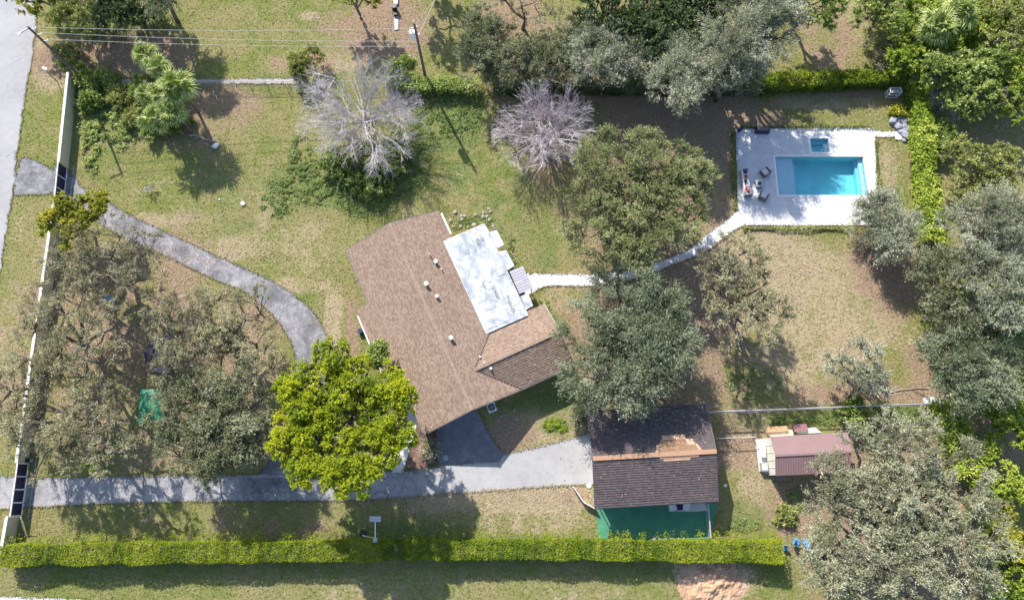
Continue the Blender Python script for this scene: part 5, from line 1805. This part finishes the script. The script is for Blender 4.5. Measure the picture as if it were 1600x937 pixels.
for (lb, ln, wd) in (('low clipped border on the north edge of the pool deck', [(1180, 198), (1240, 196.5), (1300, 196), (1362, 196.5)], .5), ('low dark border along the west edge of the pool deck', [(1147, 206), (1147, 260), (1150, 325)], .55),
                     ('low green border along the south edge of the pool deck', [(1162, 356.5), (1220, 356.5), (1270, 356.5), (1340, 356.5)], .5), ('thin border along the east edge of the pool deck', [(1371, 220), (1374, 300)], .4),
                     ('short dark border strip at the northwest corner of the pool deck', [(1158, 197), (1182, 198)], .4)):
    hedge('low_border', lb, ln, wd, .35, 'broad' if 'dark' in lb else 'olive', 120, .16, .09, .1, 11, .0, 'border hedge')

# ------------------------------------------------------------ fan palms
def frond_mesh(name, blades=21, r=1.0, pet=1.0, droop=.35, seed=1):
    """costapalmate leaf: petiole, then narrow folded blades that droop at the tips"""
    rg_ = np.random.default_rng(seed)
    vs, fs, tn = [], [], []

    def q_(*p, t=.3):
        k = len(vs)
        vs.extend(p)
        fs.append(tuple(range(k, k + len(p))))
        tn.append(t)
    q_((0, -.03, 0), (0, .03, 0), (pet, .02, .1), (pet, -.02, .1))
    for i in range(blades):
        a = math.radians(-120 + 240 * i / (blades - 1)) + rg_.normal(0, .03)
        L = r * (1 - .14 * abs(a)) * rg_.uniform(.85, 1.1)
        c_, s_ = math.cos(a), math.sin(a)
        wd = .062 * r
        n1 = (-s_ * wd, c_ * wd)
        z1 = .1 - .05 * L + rg_.normal(0, .03)
        z2 = .1 - droop * L + rg_.normal(0, .06)
        b0 = (pet, 0, .1)
        m1 = (pet + c_ * L * .5, s_ * L * .5, z1)
        e = (pet + c_ * L, s_ * L + rg_.normal(0, .04), z2)
        q_(b0, (m1[0] + n1[0], m1[1] + n1[1], z1 - .03), (m1[0], m1[1], z1))
        q_(b0, (m1[0], m1[1], z1), (m1[0] - n1[0], m1[1] - n1[1], z1 - .03))
        q_((m1[0] + n1[0], m1[1] + n1[1], z1 - .03), e, (m1[0], m1[1], z1), t=.85)
        q_((m1[0], m1[1], z1), e, (m1[0] - n1[0], m1[1] - n1[1], z1 - .03), t=.6)
    me_ = bpy.data.meshes.new(name)
    me_.from_pydata(vs, [], fs)
    a_ = me_.attributes.new('tint', 'FLOAT', 'FACE')
    a_.data.foreach_set('value', np.clip(np.array(tn) + rg_.normal(0, .16, len(fs)) - .15 * (droop > .6), 0, 1).astype(np.float32))
    me_.materials.append(LEAF['palm'])
    return me_


FM = [frond_mesh('frond_young', 15, .85, .6, .15, 1), frond_mesh('frond_full', 17, 1.0, .8, .3, 2), frond_mesh('frond_hanging', 15, .9, .9, .6, 3)]


def palm(label, px, py, h, sc, n_=28, seed=1, group='fan palms'):
    rr_ = random.Random(seed)
    b = P(px, py, h)
    t = thing('fan_palm', label, 'palm', (b.x, b.y, 0), 0, group)
    MB().tube([(0, 0, -.1), (.1, .05, h * .5), (0, 0, h)], .2, 9, .14).build('trunk', M_BARK, t)
    for i in range(n_):
        a = i * 2.39996
        lvl = i / n_
        pitch = math.radians(-75 + 115 * lvl ** .8)       # top ones stand up, lower ones hang
        o = link('frond', FM[0] if lvl < .35 else (FM[1] if lvl < .75 else FM[2]), None, t)
        o.location = (rr_.uniform(-.15, .15), rr_.uniform(-.15, .15), h + .2 - .4 * lvl)
        o.rotation_euler = (rr_.uniform(-.5, .5), pitch + rr_.uniform(-.2, .2), a + rr_.uniform(-.3, .3))
        s_ = sc * rr_.uniform(.75, 1.15)
        o.scale = (s_, s_, s_)
    return t


palm('northernmost fan palm of the cluster, just under the three wires', 226, 86, 5.4, 1.1, 36, 1)
palm('fan palm with yellowish fronds near the top of the cluster', 247, 106, 5.8, 1.1, 25, 2)
palm('largest fan palm on the right side of the cluster', 275, 134, 6.2, 1.5, 34, 3)
palm('fan palm on the lower right of the cluster, below the largest one', 268, 172, 5.2, 1.25, 28, 8)
palm('southernmost fan palm of the cluster above the weedy lawn', 240, 182, 5.0, 1.2, 28, 4)
palm('small fan palm wedged on the left of the cluster', 228, 146, 4.2, 1.0, 21, 5)
palm('fan palm in the middle of the cluster, left of the largest one', 248, 144, 5.0, 1.15, 25, 9)
palm('large pale fan palm in the lush grove at the upper right', 1465, 42, 5.6, 1.55, 44, 6, 'palms in the north east grove')
palm('second pale fan palm farther right in the lush grove at the upper right', 1500, 18, 6, 1.5, 40, 7, 'palms in the north east grove')


# ------------------------------------------------------------ trees; lobes are (px, py, radius px)
Tr = tree
NR = 'trees along the north edge'
Tr('tree', 'yellow-green tree leaning over the road at the top left corner', 'tree', [(58, 6, 30), (88, 18, 30), (70, -25, 40), (45, -12, 24)], 6.5, 'gold', NR, low=.2)
Tr('tree', 'dark green tree with yellow tips right of the corner tree', 'tree', [(130, 5, 38), (150, 26, 30), (115, 30, 22), (125, -30, 40)], 6.8, 'olive', NR, low=.2)
Tr('tree', 'dark olive tree above the wires near the fan palms', 'tree', [(195, 8, 42), (215, 30, 28), (180, 30, 26), (190, -30, 45)], 7.5, 'deep', NR, low=.2)
Tr('tree', 'greyish tree at the top edge left of the open lawn', 'tree', [(245, 0, 34), (265, 18, 20), (240, -30, 36)], 8.5, 'oak', NR, low=.2)
Tr('tree', 'small yellow-green tree at the top edge left of the black drum', 'tree', [(555, 0, 30), (535, -10, 24), (575, -8, 20)], 6.5, 'gold', NR, low=.2)
Tr('tree', 'green tree at the top edge above the transformer pole', 'tree', [(660, -75, 55), (710, -60, 35)], 9, 'broad', NR)
Tr('shrub', 'round olive shrub at the left end of the footing, near the upper bare tree', 'shrub', [(477, 92, 24), (468, 105, 16)], 2.6, 'olive')
Tr('shrub', 'leafy shrub climbing beside the transformer pole', 'shrub', [(622, 112, 13), (635, 103, 9)], 2.4, 'broad')
Tr('shrub', 'green shrub against the inner face of the long wall', 'shrub', [(140, 155, 16), (165, 120, 14), (135, 125, 14)], 1.6, 'broad')
Tr('shrub', 'small low shrub among weeds left of the palms', 'shrub', [(185, 150, 16), (205, 185, 14)], 1.3, 'olive')
Tr('shrub', 'dark scrub on the ground under the fan palms', 'shrub', [(250, 165, 30), (225, 140, 24), (270, 190, 20), (235, 195, 20)], 1.6, 'broad')
Tr('shrub', 'shrub at the base of the corner utility pole', 'shrub', [(110, 95, 18), (95, 80, 14), (125, 115, 14)], 1.6, 'olive')

Tr('oak_tree', 'grey-green oak at the left end of the north row', 'tree', [(775, 75, 48), (765, 105, 36), (755, 55, 30), (800, 100, 34), (735, 85, 20)], 7, 'oak', NR, dens=1.25, low=.1)
Tr('tree', 'half bare brownish tree at the top edge left of the dark trees', 'tree', [(815, 8, 40), (845, 25, 30), (790, 5, 26)], 6.5, 'left', NR, dens=1.2)
Tr('oak_tree', 'loose grey-green oak second from the left in the north row', 'tree', [(872, 80, 34), (865, 110, 36), (840, 95, 30), (895, 70, 26)], 6, 'oak', NR, dens=1.25, low=.1)
Tr('oak_tree', 'pale grey-green oak in the middle of the north row', 'tree', [(945, 75, 34), (965, 100, 34), (930, 110, 28), (985, 95, 26), (915, 85, 26)], 6.5, 'silver', NR, dens=1.35, low=.1)
Tr('tree', 'bright leaved tree in front of the darkest crown at the top', 'tree', [(965, 30, 38), (990, 50, 32), (930, 20, 34), (955, 50, 26)], 7.5, 'deep', NR, dens=1.3, low=.2)
Tr('tree', 'darkest green broad crown at the top edge', 'tree', [(1030, 10, 48), (1050, 50, 36), (1010, 60, 34), (1090, 10, 36), (1030, 88, 32), (1070, 75, 32)], 8, 'deep', NR, dens=1.3, low=.25)
Tr('tree', 'second dark crown right of the darkest one', 'tree', [(1100, 35, 36), (1110, 70, 30), (1130, 0, 34), (1085, 95, 22)], 7, 'deep', NR, dens=1.3, low=.25)
Tr('oak_tree', 'grey-green oak hanging over the wire fence above the shaded litter', 'tree', [(1060, 120, 32), (1045, 145, 24), (1085, 105, 28), (1060, 160, 18), (1095, 130, 20)], 8.5, 'silver', NR)
Tr('oak_tree', 'tall silvery oak northwest of the pool', 'tree', [(1170, 40, 50), (1150, 80, 42), (1190, 70, 36), (1140, 112, 32), (1180, 10, 42), (1200, 40, 34)], 12, 'silver', NR, low=.15)
Tr('oak_tree', 'lower silvery oak reaching over the fence toward the pool', 'tree', [(1150, 130, 28), (1120, 105, 28), (1175, 120, 22), (1110, 130, 20)], 8.5, 'oak', NR)
Tr('tree', 'dense green tree at the top edge above the shaded lawn right of the silvery oak', 'tree', [(1265, 10, 38), (1285, 25, 26), (1240, -5, 30)], 7.5, 'broad', NR)
NG = 'trees of the north east grove'
Tr('tree', 'olive green tree at the left edge of the upper right grove', 'tree', [(1365, 20, 36), (1400, 40, 36), (1380, -10, 36)], 6, 'broad', NG, low=.2)
Tr('shrub', 'yellow-beige flowering shrub above the hedge corner', 'shrub', [(1375, 80, 26), (1398, 62, 16), (1360, 65, 18)], 3.0, 'dry')
Tr('tree', 'green tree between the palms and the hedge corner in the upper right grove', 'tree', [(1432, 68, 40), (1430, 102, 34), (1465, 95, 32), (1420, 30, 36), (1410, 95, 22)], 5, 'lime', NG, low=.2)
Tr('tree', 'bright yellow-green tree right of the palms in the upper right grove', 'tree', [(1535, 45, 36), (1510, 65, 32), (1555, 20, 34), (1480, 70, 26)], 5.5, 'lime', NG, low=.2)
Tr('tree', 'pale green tree in the top right corner', 'tree', [(1580, 20, 48), (1600, 65, 44), (1620, 0, 50), (1560, 60, 30)], 6.5, 'olive', NG, low=.2)
Tr('tree', 'broad green crown below the palms in the upper right grove', 'tree', [(1500, 115, 44), (1530, 135, 44), (1550, 100, 40), (1505, 155, 32), (1460, 120, 26)], 6, 'broad', NG, low=.2)
Tr('tree', 'green crown at the right edge above the shaded lawn', 'tree', [(1585, 120, 42), (1575, 150, 34), (1610, 150, 34)], 6, 'lime', NG, low=.2)
Tr('tree', 'yellowish green crown low between the two palms', 'tree', [(1470, 60, 34), (1490, 80, 32), (1500, 35, 34), (1440, 15, 30), (1520, -5, 36)], 4.2, 'lime', NG)
Tr('tree', 'loose yellow-olive tree right of the tall hedge', 'tree', [(1530, 265, 42), (1510, 300, 34), (1555, 300, 30), (1500, 250, 30), (1555, 255, 26)], 6, 'olive', 'trees east of the pool')
Tr('oak_tree', 'large silvery weeping tree at the right edge', 'tree', [(1530, 370, 50), (1570, 410, 46), (1520, 420, 50), (1590, 440, 40), (1540, 340, 36), (1560, 470, 46)], 9.5, 'silver', 'trees east of the pool', dens=1.15)
Tr('oak_tree', 'grey-green tree left of the large weeping tree', 'tree', [(1462, 440, 46), (1480, 480, 46), (1450, 410, 26), (1500, 500, 36)], 7, 'oak', 'trees east of the pool')
Tr('oak_tree', 'dense green oak below the weeping tree, above the end of the fence', 'tree', [(1500, 570, 52), (1535, 590, 40), (1480, 600, 36), (1520, 545, 36)], 7, 'darkoak', 'trees east of the pool')
Tr('tree', 'bright leaved tree at the right edge with yellow patches', 'tree', [(1565, 640, 42), (1590, 660, 36), (1580, 615, 30)], 5, 'lime', 'trees along the east edge')
Tr('shrub', 'yellow-green shrub at the right edge above the bright leaved tree', 'shrub', [(1598, 570, 20), (1600, 590, 18)], 3.5, 'gold')
Tr('shrub', 'small green tree reaching right below the shaded clearing', 'shrub', [(1550, 725, 26), (1580, 765, 20), (1540, 760, 22)], 3.5, 'lime')
Tr('shrub', 'loose green shrubbery between the big oak and the east edge', 'shrub', [(1535, 800, 24), (1550, 870, 24), (1545, 830, 20), (1530, 770, 20)], 2.6, 'broad')
Tr('shrub', 'green undergrowth below the weeping tree', 'shrub', [(1485, 540, 24), (1560, 520, 26), (1590, 500, 24)], 2.2, 'broad')
Tr('shrub', 'round yellow shrub at the right edge beside the big oak', 'shrub', [(1582, 835, 34), (1605, 860, 26), (1565, 845, 20)], 3.8, 'gold')
Tr('shrub', 'bright green shrub in the bottom right corner', 'shrub', [(1580, 915, 36), (1605, 905, 30)], 3.6, 'lime')
Tr('oak_tree', 'huge grey-green oak covering the bottom right', 'tree', [(1400, 790, 80), (1330, 840, 72), (1330, 740, 60), (1400, 700, 56), (1470, 770, 66), (1460, 860, 76), (1380, 890, 76), (1275, 870, 44), (1300, 800, 50), (1500, 830, 52)],
   9.5, 'pale', flat=.45, dens=.95, seed=77)
Tr('oak_tree', 'large round oak northwest of the white path', 'tree', [(950, 270, 62), (1010, 265, 56), (1050, 300, 50), (980, 330, 66), (920, 330, 50), (1040, 350, 46), (950, 385, 46), (1000, 390, 34), (1075, 280, 26)], 9, 'greenoak', flat=.5, seed=78, dens=1.1)
Tr('oak_tree', 'dense dark oak overhanging the north edge of the workshop', 'tree', [(970, 482, 60), (1010, 520, 58), (940, 540, 60), (990, 570, 56), (912, 585, 40), (1042, 545, 40), (962, 612, 34), (1028, 490, 34), (1015, 588, 30)], 8.3, 'darkoak', flat=.5, seed=79, dens=1.1)
Tr('oak_tree', 'sparse grey oak between the dark oak and the open lawn south of the pool', 'tree', [(1130, 440, 48), (1170, 460, 50), (1150, 500, 48), (1195, 490, 36), (1110, 470, 36), (1140, 405, 30), (1165, 425, 30)], 9, 'left', seed=80, dens=1.25)
Tr('tree', 'round grey-green tree at the lower right corner of the pool deck', 'tree', [(1385, 345, 40), (1370, 335, 24), (1400, 365, 26), (1385, 380, 24)], 4.6, 'silver', seed=81, dens=1.2, flat=.8)
Tr('tree', 'sparse grey tree in front of the long grey fence', 'tree', [(1340, 570, 44), (1310, 560, 26), (1370, 590, 28), (1335, 600, 30)], 5.2, 'wispy', seed=82)

GL = 'oaks between the wall and the driveway loop'
Tr('oak_tree', 'pale yellowish sparse oak at the top of the driveway loop', 'tree', [(170, 400, 60), (215, 405, 46), (130, 430, 54), (185, 455, 50), (110, 400, 38), (225, 440, 34)], 8, 'dry', GL, seed=83, dens=1.15)
Tr('oak_tree', 'grey oak spreading over the beige wall at mid height', 'tree', [(90, 520, 54), (130, 560, 60), (55, 590, 52), (165, 520, 46), (90, 465, 40), (130, 480, 40)], 8.5, 'left', GL, seed=84)
Tr('oak_tree', 'grey oak above the lower gate', 'tree', [(110, 640, 62), (55, 655, 54), (150, 680, 56), (100, 700, 44), (25, 610, 44), (160, 625, 38), (185, 705, 34)], 8.5, 'left', GL, seed=85, dens=1.1)
Tr('oak_tree', 'oak with dark visible limbs beside the bend of the upper driveway', 'tree', [(330, 500, 56), (385, 500, 48), (350, 550, 54), (285, 520, 42), (405, 540, 36), (295, 565, 46), (270, 480, 34), (415, 590, 30)], 8.5, 'left', GL, seed=86)
Tr('oak_tree', 'dense grey-green oak above the lower driveway left of the yellow tree', 'tree', [(330, 655, 56), (385, 640, 50), (300, 690, 46), (370, 700, 42), (285, 640, 40), (405, 680, 30), (340, 718, 28), (370, 600, 36), (310, 610, 30)], 8, 'oak', GL, seed=87)
Tr('pine_tree', 'yellow-green clumpy tree over the lower end of the upper gate', 'tree', [(100, 335, 26), (125, 350, 26), (90, 355, 20), (150, 325, 20), (118, 375, 20), (168, 330, 9)], 5.5, 'gold', seed=88, dens=.8)
Tr('yellow_green_tree', 'big bright yellow-green round tree beside the west side of the house', 'tree', [(545, 645, 66), (508, 605, 52), (575, 605, 46), (486, 655, 50), (606, 645, 42), (556, 712, 52), (502, 712, 42), (604, 700, 38), (526, 568, 30), (566, 748, 28), (462, 690, 28), (488, 728, 28), (472, 615, 28), (628, 622, 24), (626, 675, 24), (540, 745, 24)],
   10.5, 'yellow', flat=.5, dens=.95, seed=89, trunk=(560, 650))
Tr('sprig', 'narrow green sprig of foliage standing against the west eave of the house', 'shrub', [(597, 548, 9), (592, 562, 9)], 5, 'broad', seed=90, dens=2)
Tr('shrub', 'weedy green shrub below the upper bare tree', 'shrub', [(560, 262, 30), (600, 268, 30), (520, 252, 18), (580, 285, 20), (625, 235, 16)], 2.0, 'broad', seed=91, dens=.8)
Tr('shrub', 'green foliage inside the forks of the upper bare tree', 'shrub', [(600, 250, 22), (575, 235, 22)], 3.2, 'broad', seed=92)
Tr('shrub', 'small shrub at the northwest corner of the workshop', 'shrub', [(908, 650, 11), (914, 640, 9)], 1.6, 'oak', seed=93)
Tr('shrub', 'reddish leaved small plant on the mulch bed by the house corner', 'shrub', [(662, 655, 10), (672, 700, 10)], 1.2, 'dry', seed=94)
Tr('shrub', 'low green shrub on the lawn below the metal shed', 'shrub', [(1228, 806, 11)], .7, 'olive', seed=95)
Tr('shrub', 'small yellow shrub on the strip above the boulders', 'shrub', [(1402, 175, 8)], 1.0, 'gold', seed=96)
Tr('shrub', 'green shrub at the bottom of the tall pool hedge', 'shrub', [(1475, 210, 16), (1468, 225, 12)], 2.0, 'broad', seed=97)
Tr('shrub', 'leafy shrub straddling the chain link fence near the shed', 'shrub', [(1330, 640, 16), (1350, 655, 14)], 1.8, 'broad', seed=98)

bare_tree('bare_tree', 'large bare tree with long radiating pale branches north of the house', (562, 182, 92), 7.0, 21, 24, fine=2.4, base_px=(572, 195))
bare_tree('bare_tree', 'bare mauve-grey tree with dense fine twigs left of the round oak', (850, 205, 74), 6.0, 29, 22, M_MAUVE, fine=2.6)
bare_tree('bare_tree', 'small bare shrub right of the footing, touching the large bare tree', (488, 135, 30), 2.5, 23, 8)
bare_tree('bare_tree', 'bare sapling standing alone on the west lawn', (231, 292, 9), 1.4, 24, 5, fine=.5)
M_GREYB = simple('grey_dead_twig', (.40, .38, .38), .9, var=.3)
bare_tree('dead_shrub', 'grey leafless shrub in front of the upper right grove', (1483, 152, 34), 3.2, 25, 13, M_GREYB, 1.6)
bare_tree('dead_shrub', 'small grey leafless shrub right of the tall hedge', (1473, 236, 14), 2.0, 26, 9, M_GREYB, 1.3)
